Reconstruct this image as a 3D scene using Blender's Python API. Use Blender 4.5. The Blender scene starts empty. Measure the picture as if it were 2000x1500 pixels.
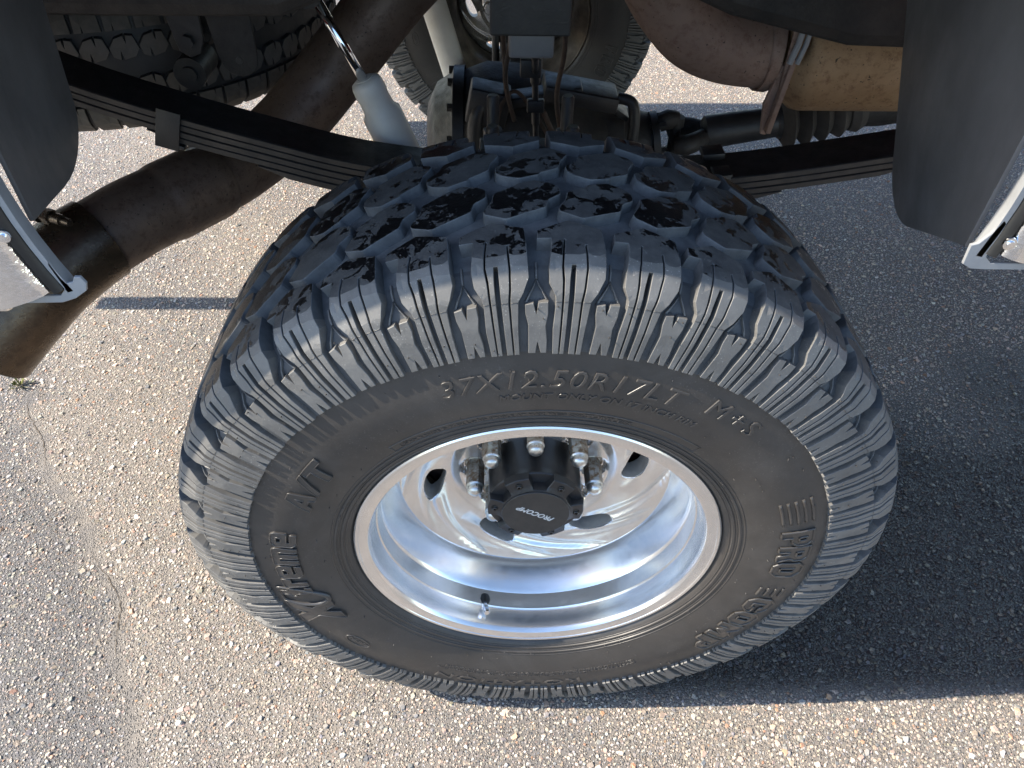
import bpy, bmesh, math, random
import numpy as np
from mathutils import Vector, Matrix
from mathutils.geometry import delaunay_2d_cdt

random.seed(7)
rng = np.random.default_rng(11)
scene = bpy.context.scene
COL = scene.collection
R = math.radians
PI = math.pi

# ------------------------------------------------------------------ camera
CAM = Vector((-0.0523, -0.7207, 1.3183))
PITCH, YAW, ROLL = R(43.89), R(1.43), R(-1.14)
fwd = Vector((math.sin(YAW) * math.cos(PITCH), math.cos(YAW) * math.cos(PITCH), -math.sin(PITCH)))
right = Vector((math.cos(YAW), -math.sin(YAW), 0))
down = fwd.cross(right)
right, down = (math.cos(ROLL) * right + math.sin(ROLL) * down), (-math.sin(ROLL) * right + math.cos(ROLL) * down)
cam_data = bpy.data.cameras.new('camera')
cam_data.sensor_fit = 'HORIZONTAL'
cam_data.sensor_width = 36.0
cam_data.lens = 36.0 * 1502.0 / 2000.0
cam_data.clip_start = 0.01
cam_data.clip_end = 2000
cam = bpy.data.objects.new('camera', cam_data)
COL.objects.link(cam)
m = Matrix.Identity(4)
for i in range(3):
    m[i][0], m[i][1], m[i][2], m[i][3] = right[i], -down[i], -fwd[i], CAM[i]
cam.matrix_world = m
scene.camera = cam

# ------------------------------------------------------------------ sky, sun, exposure
SUN_ELEV, SUN_SLOPE = R(41), 0.055
sun_az = math.atan(SUN_SLOPE)
ld = Vector((math.cos(SUN_ELEV) * math.cos(sun_az), math.cos(SUN_ELEV) * math.sin(sun_az), -math.sin(SUN_ELEV)))
world = bpy.data.worlds.new('World')
scene.world = world
world.use_nodes = True
wn = world.node_tree.nodes
wl = world.node_tree.links
bg = wn['Background']
sky = wn.new('ShaderNodeTexSky')
sky.sky_type = 'NISHITA'
sky.sun_disc = False
sky.sun_elevation = SUN_ELEV
sky.sun_rotation = math.atan2(-ld.x, -ld.y)
sky.air_density = 1.0
sky.dust_density = 0.6
sky.ozone_density = 1.8
wl.new(sky.outputs[0], bg.inputs[0])
bg.inputs[1].default_value = 0.15
sun_d = bpy.data.lights.new('sun', 'SUN')
sun_d.energy = 4.1
sun_d.angle = R(0.53)
sun_d.color = (1.0, 0.91, 0.77)
sun = bpy.data.objects.new('sun', sun_d)
sun.rotation_euler = ld.to_track_quat('-Z', 'Y').to_euler()
sun.location = (-6, -1, 6)
COL.objects.link(sun)
vs = scene.view_settings
vs.view_transform = 'Standard'
vs.look = 'None'
vs.exposure = 1.62
vs.gamma = 1.0
vs.use_curve_mapping = False
scene.cycles.max_bounces = 6
scene.cycles.diffuse_bounces = 3
scene.cycles.glossy_bounces = 4
scene.cycles.use_denoising = True

# ------------------------------------------------------------------ materials
ZC = 0.454


def new_mat(name):
    mt = bpy.data.materials.new(name)
    mt.use_nodes = True
    nt = mt.node_tree
    return mt, nt, nt.nodes['Principled BSDF']


class NB:
    """small node helper"""
    def __init__(s, nt, coord_obj=None):
        s.nt = nt
        s.tc = nt.nodes.new('ShaderNodeTexCoord')
        if coord_obj is not None:
            s.tc.object = coord_obj
        s.co = s.tc.outputs['Object']

    def n(s, t, **kw):
        x = s.nt.nodes.new(t)
        for k, v in kw.items():
            setattr(x, k, v)
        return x

    def link(s, a, b):
        s.nt.links.new(a, b)

    def noise(s, scale, detail=4, rough=0.6, co=None, dist=0.0):
        x = s.n('ShaderNodeTexNoise')
        x.inputs['Scale'].default_value = scale
        x.inputs['Detail'].default_value = detail
        x.inputs['Roughness'].default_value = rough
        x.inputs['Distortion'].default_value = dist
        s.link(co or s.co, x.inputs['Vector'])
        return x.outputs[0]

    def vor(s, scale, feature='F1', co=None):
        x = s.n('ShaderNodeTexVoronoi', feature=feature)
        x.inputs['Scale'].default_value = scale
        s.link(co or s.co, x.inputs['Vector'])
        return x

    def ramp(s, fac, stops, interp='LINEAR'):
        x = s.n('ShaderNodeValToRGB')
        x.color_ramp.interpolation = interp
        el = x.color_ramp.elements
        while len(el) < len(stops):
            el.new(0.5)
        for e, (p, c) in zip(el, stops):
            e.position = p
            e.color = (*c, 1) if len(c) == 3 else c
        s.link(fac, x.inputs[0])
        return x.outputs[0]

    def map(s, v, a, b, c, d, smooth=False):
        x = s.n('ShaderNodeMapRange')
        if smooth:
            x.interpolation_type = 'SMOOTHSTEP'
        for i, q in zip((1, 2, 3, 4), (a, b, c, d)):
            x.inputs[i].default_value = q
        s.link(v, x.inputs[0])
        return x.outputs[0]

    def mix(s, fac, a, b):
        x = s.n('ShaderNodeMix', data_type='RGBA')
        for sock, v in ((x.inputs[0], fac), (x.inputs[6], a), (x.inputs[7], b)):
            if hasattr(v, 'is_output'):
                s.link(v, sock)
            else:
                sock.default_value = v if not isinstance(v, tuple) else (*v, 1)
        return x.outputs[2]

    def math(s, op, a, b=None):
        x = s.n('ShaderNodeMath', operation=op)
        for i, v in enumerate((a, b)):
            if v is None:
                continue
            if hasattr(v, 'is_output'):
                s.link(v, x.inputs[i])
            else:
                x.inputs[i].default_value = v
        return x.outputs[0]

    def bump(s, h, strength, dist, prev=None):
        x = s.n('ShaderNodeBump')
        x.inputs['Strength'].default_value = strength
        x.inputs['Distance'].default_value = dist
        s.link(h, x.inputs['Height'])
        if prev is not None:
            s.link(prev, x.inputs['Normal'])
        return x.outputs[0]


def simple(name, c1, c2, scale=12, rough=(0.5, 0.7), metal=0.0, bump=0.2, bscale=180, bdist=0.002, coord=None, extra=None, spec=0.5):
    mt, nt, b = new_mat(name)
    k = NB(nt, coord)
    n1 = k.noise(scale, 6, 0.62)
    f = k.map(n1, 0.32, 0.68, 0, 1)
    k.link(k.mix(f, c1, c2), b.inputs['Base Color'])
    n2 = k.noise(scale * 2.7, 5, 0.65)
    k.link(k.map(n2, 0.3, 0.7, rough[0], rough[1]), b.inputs['Roughness'])
    b.inputs['Metallic'].default_value = metal
    b.inputs['Specular IOR Level'].default_value = spec
    if bump:
        k.link(k.bump(k.noise(bscale, 4, 0.6), bump, bdist), b.inputs['Normal'])
    if extra:
        extra(k, b, f)
    return mt


# ------------------------------------------------------------------ mesh helpers
def link(o, parent=None):
    COL.objects.link(o)
    if parent is not None:
        o.parent = parent
    return o


def empty(name, loc=(0, 0, 0), parent=None):
    o = bpy.data.objects.new(name, None)
    o.empty_display_size = 0.05
    o.location = loc
    return link(o, parent)


def tag(o, label=None, cat=None, group=None, kind=None):
    if label:
        o['label'] = label
    if cat:
        o['category'] = cat
    if group:
        o['group'] = group
    if kind:
        o['kind'] = kind
    return o


class MB:
    """collects verts and faces of ONE mesh"""
    def __init__(s):
        s.v, s.f, s.m, s.s = [], [], [], []

    def add(s, verts, faces, mat=0, smooth=False):
        o = len(s.v)
        s.v += [tuple(q) for q in verts]
        for i, f in enumerate(faces):
            s.f.append(tuple(a + o for a in f))
            s.m.append(mat if not isinstance(mat, (list, tuple)) else mat[i])
            s.s.append(smooth)
        return s

    def box(s, c, d, rot=None, mat=0, bevel=0.0):
        bm = bmesh.new()
        bmesh.ops.create_cube(bm, size=1)
        for v in bm.verts:
            v.co = Vector((v.co.x * d[0], v.co.y * d[1], v.co.z * d[2]))
        if bevel:
            bmesh.ops.bevel(bm, geom=bm.edges[:], offset=bevel, segments=2, affect='EDGES', profile=0.5)
        M = rot if rot is not None else Matrix.Identity(3)
        bm.verts.index_update()
        vs_ = [M @ v.co + Vector(c) for v in bm.verts]
        fs = [[v.index for v in f.verts] for f in bm.faces]
        bm.free()
        return s.add(vs_, fs, mat)

    def tube(s, pts, rad, n=14, mat=0, caps=True, samples=0, smooth=True):
        P = [Vector(q) for q in pts]
        rr = list(rad) if hasattr(rad, '__len__') else [rad] * len(P)
        if samples:
            P, rr = catmull(P, rr, samples)
        # parallel transport
        T = []
        for i in range(len(P)):
            a = P[max(i - 1, 0)]
            b = P[min(i + 1, len(P) - 1)]
            t = (b - a)
            T.append(t.normalized() if t.length > 1e-9 else (T[-1] if T else Vector((1, 0, 0))))
        u = T[0].orthogonal().normalized()
        verts = []
        for i, (p, r) in enumerate(zip(P, rr)):
            u = (u - T[i] * u.dot(T[i])).normalized()
            w = T[i].cross(u)
            for k in range(n):
                a = 2 * PI * k / n
                verts.append(p + (u * math.cos(a) + w * math.sin(a)) * r)
        fs = []
        for i in range(len(P) - 1):
            for k in range(n):
                k2 = (k + 1) % n
                fs.append((i * n + k, i * n + k2, (i + 1) * n + k2, (i + 1) * n + k))
        s.add(verts, fs, mat, smooth)
        if caps:
            s.add(verts[:n], [tuple(range(n))[::-1]], mat)
            s.add(verts[-n:], [tuple(range(n))], mat)
        return s

    def lathe(s, prof, n=48, M=None, mat=0, smooth=True, close=False):
        """prof: (radius, height) about local Y axis; M maps to space"""
        M = M or Matrix.Identity(4)
        verts = []
        for r, y in prof:
            for k in range(n):
                a = 2 * PI * k / n
                verts.append(M @ Vector((r * math.cos(a), y, r * math.sin(a))))
        fs = []
        L = len(prof)
        for i in range(L if close else L - 1):
            j = (i + 1) % L
            for k in range(n):
                k2 = (k + 1) % n
                fs.append((i * n + k, i * n + k2, j * n + k2, j * n + k))
        return s.add(verts, fs, mat, smooth)

    def build(s, name, mats, parent=None, loc=None, sharp=None, fix=True):
        me = bpy.data.meshes.new(name)
        me.from_pydata(s.v, [], s.f)
        mats = mats if isinstance(mats, (list, tuple)) else [mats]
        for q in mats:
            me.materials.append(q)
        me.polygons.foreach_set('material_index', s.m)
        me.polygons.foreach_set('use_smooth', s.s)
        if fix:
            bm = bmesh.new()
            bm.from_mesh(me)
            bmesh.ops.remove_doubles(bm, verts=bm.verts, dist=2e-6)
            bmesh.ops.recalc_face_normals(bm, faces=bm.faces)
            bm.to_mesh(me)
            bm.free()
        me.update()
        if sharp:
            try:
                me.set_sharp_from_angle(angle=R(sharp))
            except Exception:
                pass
        o = bpy.data.objects.new(name, me)
        if loc is not None:
            o.location = loc
        return link(o, parent)


def catmull(P, rr, m):
    out, ro = [], []
    n = len(P)
    for i in range(n - 1):
        p0, p1, p2, p3 = P[max(i - 1, 0)], P[i], P[i + 1], P[min(i + 2, n - 1)]
        for j in range(m):
            t = j / m
            out.append(0.5 * ((2 * p1) + (p2 - p0) * t + (2 * p0 - 5 * p1 + 4 * p2 - p3) * t * t + (3 * p1 - p0 - 3 * p2 + p3) * t ** 3))
            ro.append(rr[i] + (rr[i + 1] - rr[i]) * t)
    out.append(P[-1])
    ro.append(rr[-1])
    return out, ro


def in_poly(x, y, P):
    c = False
    j = len(P) - 1
    for i in range(len(P)):
        xi, yi = P[i]
        xj, yj = P[j]
        if (yi > y) != (yj > y) and x < (xj - xi) * (y - yi) / (yj - yi) + xi:
            c = not c
        j = i
    return c


def area2(P):
    return sum(P[i - 1][0] * P[i][1] - P[i][0] * P[i - 1][1] for i in range(len(P)))


def subdiv(P, step):
    out = []
    n = len(P)
    for i in range(n):
        a, b = P[i], P[(i + 1) % n]
        L = math.hypot(b[0] - a[0], b[1] - a[1])
        k = max(1, math.ceil(L / step))
        for j in range(k):
            out.append((a[0] + (b[0] - a[0]) * j / k, a[1] + (b[1] - a[1]) * j / k))
    return out


def offset(P, d):
    """move a CCW outline outwards by d (mitred)"""
    n = len(P)
    out = []
    for i in range(n):
        a, b, c = P[i - 1], P[i], P[(i + 1) % n]
        e1 = (b[0] - a[0], b[1] - a[1])
        e2 = (c[0] - b[0], c[1] - b[1])
        l1 = math.hypot(*e1) or 1e-9
        l2 = math.hypot(*e2) or 1e-9
        n1 = (e1[1] / l1, -e1[0] / l1)
        n2 = (e2[1] / l2, -e2[0] / l2)
        m_ = (n1[0] + n2[0], n1[1] + n2[1])
        q = m_[0] * n1[0] + m_[1] * n1[1]
        q = max(q, 0.5)
        out.append((b[0] + m_[0] * d / q, b[1] + m_[1] * d / q))
    return out


def fill(loop, holes, step):
    """triangulate a region with interior points; returns 2D verts, tris, and index lists of loop and holes"""
    pts = [Vector(q) for q in loop]
    edges = [(i, (i + 1) % len(loop)) for i in range(len(loop))]
    hl = []
    for h in holes:
        o = len(pts)
        pts += [Vector(q) for q in h]
        edges += [(o + i, o + (i + 1) % len(h)) for i in range(len(h))]
    A = np.array([(q.x, q.y) for q in pts])
    if step:
        x0, y0 = A.min(0)
        x1, y1 = A.max(0)
        yy = y0 + step / 2
        row = 0
        while yy < y1:
            xx = x0 + (step / 2 if row % 2 else step)
            while xx < x1:
                if ((A[:, 0] - xx) ** 2 + (A[:, 1] - yy) ** 2).min() > (0.55 * step) ** 2 and in_poly(xx, yy, loop) and not any(in_poly(xx, yy, h) for h in holes):
                    pts.append(Vector((xx, yy)))
                xx += step
            yy += step * 0.87
            row += 1
    v, e, f, ov, oe, of = delaunay_2d_cdt(pts, edges, [], 0, 1e-7)
    tris = []
    for t in f:
        cx = sum(v[i].x for i in t) / len(t)
        cy = sum(v[i].y for i in t) / len(t)
        if in_poly(cx, cy, loop) and not any(in_poly(cx, cy, h) for h in holes):
            tris.append(tuple(t))
    inv = {}
    for i, src in enumerate(ov):
        for q in src:
            inv[q] = i
    return [(q.x, q.y) for q in v], tris, inv


def prism(mb, outline, mapf, H, step=0.008, bev=0.0006, draft=0.0006, mats=(0, 1), low=-0.0015, matf=None, back=False):
    """a block over outline (t,s) from level low to H (number or function of (t,s)), mapped by mapf(t,s,h)"""
    P = list(outline)
    if area2(P) < 0:
        P = P[::-1]
    P = subdiv(P, step)
    h = H if callable(H) else (lambda t, s: H)
    r0 = offset(P, draft)
    r2 = offset(P, -bev)
    n = len(P)
    rings = [[mapf(a, b, low) for a, b in r0], [mapf(a, b, h(a, b) - bev) for a, b in P], [mapf(a, b, h(a, b)) for a, b in r2]]
    verts = rings[0] + rings[1] + rings[2]
    fs = []
    for k in range(2):
        for i in range(n):
            j = (i + 1) % n
            fs.append((k * n + i, k * n + j, (k + 1) * n + j, (k + 1) * n + i))
    mb.add(verts, fs, mats[1])
    v2, tris, inv = fill(r2, [], step)
    tv = [mapf(a, b, h(a, b)) for a, b in v2]
    if matf:
        ml = [matf(sum(v2[i][0] for i in t) / 3, sum(v2[i][1] for i in t) / 3) for t in tris]
    else:
        ml = mats[0]
    mb.add(tv, tris, ml)
    if back:
        bv = [mapf(a, b, low) for a, b in r0]
        v3, t3, _ = fill(r0, [], step)
        mb.add([mapf(a, b, low) for a, b in v3], [t[::-1] for t in t3], mats[1])
    return mb


def text_mesh(body, size, extrude=0.0008, bevel=0.0004, bold=0.0, shear=0.0, spacing=1.0, align='CENTER', wire=0.0, res=3):
    cu = bpy.data.curves.new('txt', 'FONT')
    cu.body = body
    cu.size = size
    cu.shear = shear
    cu.space_character = spacing
    cu.offset = bold
    cu.align_x = align
    cu.resolution_u = res
    if wire:
        cu.fill_mode = 'NONE'
        cu.bevel_depth = wire
        cu.bevel_resolution = 1
    else:
        cu.extrude = extrude
        cu.bevel_depth = bevel
        cu.bevel_resolution = 1
    ob = bpy.data.objects.new('txt', cu)
    COL.objects.link(ob)
    dg = bpy.context.evaluated_depsgraph_get()
    me = bpy.data.meshes.new_from_object(ob.evaluated_get(dg))
    vs_ = [tuple(v.co) for v in me.vertices]
    fs = [tuple(q.vertices) for q in me.polygons]
    bpy.data.objects.remove(ob)
    bpy.data.curves.remove(cu)
    bpy.data.meshes.remove(me)
    return vs_, fs


def polar_text(mb, body, size, Rm, theta_deg, surf, w=1.0, mat=0, **kw):
    """bend text clockwise along radius Rm (letter tops outwards), centred at theta"""
    v, f = text_mesh(body, size, **kw)
    cap = size * 0.34
    out = []
    for x, y, z in v:
        th = R(theta_deg) - x * w / Rm
        r = Rm + y - cap
        out.append((r * math.cos(th), surf(r) - z, r * math.sin(th)))
    mb.add(out, f, mat)


# ================================================================== GROUND
def SEAM(y):
    return -1.13 + (0.55 - y) * 0.66 + 0.025 * np.sin(y * 9 + 0.6) + 0.010 * np.sin(y * 31)


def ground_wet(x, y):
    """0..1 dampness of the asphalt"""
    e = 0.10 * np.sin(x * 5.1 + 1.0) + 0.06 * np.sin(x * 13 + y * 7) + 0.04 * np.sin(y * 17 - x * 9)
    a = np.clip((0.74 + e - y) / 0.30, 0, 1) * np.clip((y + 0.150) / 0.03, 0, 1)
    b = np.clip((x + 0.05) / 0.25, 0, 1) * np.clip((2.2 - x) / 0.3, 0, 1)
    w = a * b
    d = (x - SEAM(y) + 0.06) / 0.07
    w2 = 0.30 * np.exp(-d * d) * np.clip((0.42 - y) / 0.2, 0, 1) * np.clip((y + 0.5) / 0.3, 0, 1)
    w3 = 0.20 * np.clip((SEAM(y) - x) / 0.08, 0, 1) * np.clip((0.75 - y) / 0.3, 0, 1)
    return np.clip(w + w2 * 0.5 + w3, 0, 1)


def asphalt_material(name, stones):
    mt, nt, b = new_mat(name)
    k = NB(nt)
    att = k.n('ShaderNodeAttribute', attribute_name='col') if stones else None
    wet = k.n('ShaderNodeAttribute', attribute_name='wet')
    if stones:
        base = att.outputs['Color']
        sp = k.map(k.noise(900, 3, 0.7), 0.35, 0.7, 0.72, 1.25)
        mm = k.n('ShaderNodeMix', data_type='RGBA', blend_type='MULTIPLY')
        mm.inputs[0].default_value = 1
        k.link(base, mm.inputs[6])
        cc = k.n('ShaderNodeCombineColor')
        for i in range(3):
            k.link(sp, cc.inputs[i])
        k.link(cc.outputs[0], mm.inputs[7])
        base = mm.outputs[2]
    else:
        v = k.vor(330)
        hs = k.n('ShaderNodeSeparateColor')
        k.link(v.outputs['Color'], hs.inputs[0])
        base = k.ramp(hs.outputs[0], [(0.0, (0.025, 0.024, 0.025)), (0.28, (0.075, 0.069, 0.064)), (0.48, (0.15, 0.13, 0.11)), (0.66, (0.27, 0.23, 0.185)), (0.85, (0.39, 0.32, 0.255)), (1.0, (0.52, 0.48, 0.42))])
        sand = k.n('ShaderNodeAttribute', attribute_name='sand')
        fl = k.map(k.noise(420, 4, 0.7), 0.3, 0.7, 0, 1)
        dark = k.mix(fl, (0.055, 0.052, 0.054), (0.14, 0.13, 0.126))
        tan = k.mix(fl, (0.13, 0.108, 0.085), (0.26, 0.225, 0.185))
        binder = k.mix(sand.outputs['Fac'], dark, tan)
        edge = k.map(v.outputs['Distance'], 0.30, 0.50, 0, 1)
        base = k.mix(edge, base, binder)
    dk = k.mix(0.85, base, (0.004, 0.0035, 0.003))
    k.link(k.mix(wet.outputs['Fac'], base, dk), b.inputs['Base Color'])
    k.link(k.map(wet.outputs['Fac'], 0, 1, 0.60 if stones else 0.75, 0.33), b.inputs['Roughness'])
    b.inputs['Specular IOR Level'].default_value = 0.6
    nrm = k.bump(k.noise(500 if stones else 380, 4, 0.6), 0.5, 0.0015)
    if not stones:
        nrm = k.bump(k.map(v.outputs['Distance'], 0.15, 0.55, 1, 0), 0.9, 0.0022, nrm)
    k.link(nrm, b.inputs['Normal'])
    return mt


M_asph = asphalt_material('asphalt', False)
M_stone = asphalt_material('asphalt_stones', True)

# ground sheet: fine near the truck, reaching the horizon
xs = np.unique(np.concatenate([[-900, -200, -60, -20, -8], np.linspace(-4, 4, 161), [8, 20, 60, 200, 900]]))
ys = np.unique(np.concatenate([[-900, -200, -60, -20, -6], np.linspace(-2, 6, 161), [10, 20, 60, 200, 900]]))
gx, gy = np.meshgrid(xs, ys)
gv = np.stack([gx.ravel(), gy.ravel(), np.zeros(gx.size)], 1)
nx = len(xs)
gf = [(j * nx + i, j * nx + i + 1, (j + 1) * nx + i + 1, (j + 1) * nx + i) for j in range(len(ys) - 1) for i in range(nx - 1)]
me = bpy.data.meshes.new('ground')
me.from_pydata(gv.tolist(), [], gf)
me.materials.append(M_asph)
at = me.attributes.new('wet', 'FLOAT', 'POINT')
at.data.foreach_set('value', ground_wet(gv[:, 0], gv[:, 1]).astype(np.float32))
xg, yg = gv[:, 0], gv[:, 1]
seam = SEAM(yg)
sandv = np.clip((xg - seam) / 0.06, 0, 1) * (0.55 + 0.25 * np.sin(xg * 9 + yg * 7)) + 0.9 * np.exp(-((xg - seam - 0.02) / 0.035) ** 2) * (yg < 0.6)
sandv = np.where(xg > 0.3, np.maximum(sandv, 0.6), sandv)
at = me.attributes.new('sand', 'FLOAT', 'POINT')
at.data.foreach_set('value', np.clip(sandv, 0, 1).astype(np.float32))
ground = link(bpy.data.objects.new('ground', me))
tag(ground, 'old asphalt with exposed pebbly aggregate, sunlit and shaded', 'asphalt', kind='structure')


def scatter_stones():
    step = 0.0068
    xs_ = np.arange(-2.2, 2.6, step)
    ys_ = np.arange(-0.75, 3.1, step)
    X, Y = np.meshgrid(xs_, ys_)
    X = X + rng.uniform(-.45, .45, X.shape) * step
    Y = Y + rng.uniform(-.45, .45, Y.shape) * step
    X, Y = X.ravel(), Y.ravel()
    # only the ground around the view cone (with a margin for a step aside)
    q = np.stack([X - CAM.x, Y - CAM.y, -CAM.z + 0 * X], 1)
    d = q @ np.array(fwd)
    u = (q @ np.array(right)) / d * 1502 + 1000
    v = (q @ np.array(down)) / d * 1502 + 750
    keep = (u > -350) & (u < 2350) & (v > -40) & (v < 1800)
    # fewer stones stand along the sandy crack
    keep &= ~((np.abs(X - SEAM(Y)) < 0.006 + 0.010 * np.abs(np.sin(Y * 23))) & (Y < 0.62))
    X, Y = X[keep], Y[keep]
    n = len(X)
    sz = step * rng.choice([0.29, 0.38, 0.48, 0.62, 0.98], n, p=[.25, .31, .26, .14, .04]) * rng.uniform(.85, 1.15, n)
    K = 5
    ang = rng.uniform(0, 2 * PI, (n, 1)) + np.arange(K)[None] * 2 * PI / K + rng.uniform(-.3, .3, (n, K))
    rad = sz[:, None] * rng.uniform(.72, 1.2, (n, K))
    asp = rng.uniform(.7, 1.0, (n, 1))
    rot = rng.uniform(0, PI, (n, 1))
    lx, ly = rad * np.cos(ang), rad * np.sin(ang) * asp
    bx = lx * np.cos(rot) - ly * np.sin(rot)
    by = lx * np.sin(rot) + ly * np.cos(rot)
    hh = sz * rng.uniform(.22, .50, n)
    tilt = rng.normal(0, .16, (n, 2))
    NV = 2 * K
    V = np.zeros((n, NV, 3), np.float32)
    V[:, :K, 0] = X[:, None] + bx
    V[:, :K, 1] = Y[:, None] + by
    V[:, :K, 2] = -0.0006
    f = rng.uniform(.5, .78, (n, 1))
    V[:, K:2 * K, 0] = X[:, None] + bx * f
    V[:, K:2 * K, 1] = Y[:, None] + by * f
    V[:, K:2 * K, 2] = np.maximum(hh[:, None] * .86 + tilt[:, :1] * bx + tilt[:, 1:] * by, 0.0004)
    T = []
    for i in range(K):
        j = (i + 1) % K
        T += [(i, j, K + j), (i, K + j, K + i)]
    T += [(K, K + i, K + i + 1) for i in range(1, K - 1)]
    T = np.array(T, np.int32)
    F = (T[None] + (np.arange(n, dtype=np.int32) * NV)[:, None, None]).reshape(-1, 3)
    me = bpy.data.meshes.new('asphalt_stones')
    me.vertices.add(n * NV)
    me.vertices.foreach_set('co', V.ravel())
    me.loops.add(len(F) * 3)
    me.loops.foreach_set('vertex_index', F.ravel())
    me.polygons.add(len(F))
    me.polygons.foreach_set('loop_start', np.arange(0, len(F) * 3, 3, dtype=np.int32))
    me.polygons.foreach_set('use_smooth', np.zeros(len(F), dtype=bool))
    me.update(calc_edges=True)
    pal = np.array([[.45, .39, .325], [.38, .325, .27], [.46, .36, .295], [.35, .33, .31], [.27, .26, .26], [.16, .16, .165], [.50, .475, .435], [.42, .25, .165], [.37, .285, .23], [.31, .315, .32]])
    ci = rng.choice(len(pal), n, p=[.22, .16, .15, .12, .10, .06, .08, .04, .05, .02])
    c = pal[ci] * np.array([1.0, .97, .92]) * rng.uniform(.62, 1.26, (n, 1)) * rng.uniform(.95, 1.05, (n, 3))
    cc = np.ones((n, NV, 4), np.float32)
    cc[:, :, :3] = c[:, None, :]
    a = me.attributes.new('col', 'FLOAT_COLOR', 'POINT')
    a.data.foreach_set('color', cc.ravel())
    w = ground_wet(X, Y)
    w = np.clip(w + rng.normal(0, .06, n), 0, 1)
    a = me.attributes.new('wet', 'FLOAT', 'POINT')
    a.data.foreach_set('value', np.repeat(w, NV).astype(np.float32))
    me.materials.append(M_stone)
    o = link(bpy.data.objects.new('asphalt_stones', me))
    tag(o, 'beige, pink and grey pebbles set in the asphalt surface', 'pebbles', kind='stuff')


scatter_stones()
M_crack = simple('crack_dirt', (0.045, 0.034, 0.024), (0.12, 0.09, 0.06), 90, (0.8, 0.95), 0, 0.6, 400, 0.002)
yc_ = np.arange(0.62, -0.62, -0.006)
xc_ = SEAM(yc_) + rng.normal(0, 0.0016, len(yc_))
wc_ = 0.6 * np.clip(0.0022 * np.sin(yc_ * 14 + 1) + 0.0004, 0, 1) * rng.uniform(.2, 1, len(yc_))
mb_v = [(x - w, y, 0.0012) for x, y, w in zip(xc_, yc_, wc_)] + [(x + w, y, 0.0012) for x, y, w in zip(xc_, yc_, wc_)]
nn_ = len(yc_)
me = bpy.data.meshes.new('crack')
me.from_pydata(mb_v, [], [(i, i + 1, nn_ + i + 1, nn_ + i) for i in range(nn_ - 1)])
me.materials.append(M_crack)
tag(link(bpy.data.objects.new('crack', me), ground), 'thin crooked crack running through the asphalt')

# ================================================================== TRUCK ROOT
truck = empty('pickup_truck', (0, 0, 0))
tag(truck, 'lifted red pickup truck on big all terrain tyres with polished alloy wheel', 'truck')
wheel = empty('wheel', (0, 0, ZC), truck)
tag(wheel, 'near rear wheel with polished dished rim and deep lugged tyre')

# ------------------------------------------------------------------ rubber and metal materials


def tread_material():
    mt, nt, b = new_mat('tread_top_rubber')
    k = NB(nt, wheel)
    big = k.noise(13, 2, 0.5)
    fine = k.noise(62, 3, 0.55, dist=0.5)
    fine2 = k.noise(300, 3, 0.6)
    sx = k.n('ShaderNodeSeparateXYZ')
    k.link(k.co, sx.inputs[0])
    s = k.math('ADD', k.math('MULTIPLY', k.math('SUBTRACT', big, 0.5), 1.05), fine)
    s = k.math('ADD', s, k.math('MULTIPLY', k.math('SUBTRACT', fine2, 0.5), 0.22))
    s = k.math('ADD', s, k.map(sx.outputs[0], -0.45, -0.05, 0.10, 0.0))
    # less on the outer shoulder
    s = k.math('ADD', s, k.map(sx.outputs[1], -0.125, -0.085, -0.10, 0.0))
    wetm = k.map(s, 0.540, 0.562, 0, 1)
    speck = k.map(k.noise(420, 2, 0.5), 0.62, 0.68, 0, 1)
    wet2 = k.math('MULTIPLY', wetm, k.math('SUBTRACT', 1.0, k.math('MULTIPLY', speck, 0.8)))
    dust = k.mix(k.map(k.noise(40, 6, 0.7), 0.35, 0.7, 0, 1), (0.036, 0.036, 0.0365), (0.080, 0.080, 0.077))
    scuff = k.map(k.noise(95, 5, 0.75, dist=1.5), 0.60, 0.72, 0, 0.65)
    dust = k.mix(scuff, dust, (0.15, 0.147, 0.14))
    k.link(k.mix(wet2, dust, (0.004, 0.004, 0.0045)), b.inputs['Base Color'])
    k.link(k.map(wet2, 0, 1, 0.72, 0.30), b.inputs['Roughness'])
    nb = k.bump(k.noise(320, 4, 0.6), 0.35, 0.0012)
    nb = k.bump(wetm, 0.5, 0.0007, nb)
    k.link(nb, b.inputs['Normal'])
    return mt


def rubber(name, c1, c2, rough, bump=0.25, dustc=None, scale=30, bs=420):
    mt, nt, b = new_mat(name)
    k = NB(nt, wheel)
    f = k.map(k.noise(scale, 6, 0.68), 0.33, 0.68, 0, 1)
    c = k.mix(f, c1, c2)
    if dustc:
        sp = k.map(k.noise(520, 2, 0.55), 0.64, 0.72, 0, 0.8)
        sp = k.math('MULTIPLY', sp, k.map(k.noise(14, 3, 0.6), 0.42, 0.62, 0.1, 1))
        c = k.mix(sp, c, dustc)
    if dustc:
        hz = k.map(k.noise(7, 5, 0.7, dist=0.8), 0.50, 0.72, 0, 0.22)
        c = k.mix(hz, c, dustc)
    k.link(c, b.inputs['Base Color'])
    k.link(k.map(k.noise(scale * 1.7, 4, 0.6), 0.3, 0.7, rough[0], rough[1]), b.inputs['Roughness'])
    k.link(k.bump(k.noise(bs, 4, 0.6), bump, 0.0010), b.inputs['Normal'])
    return mt


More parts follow.
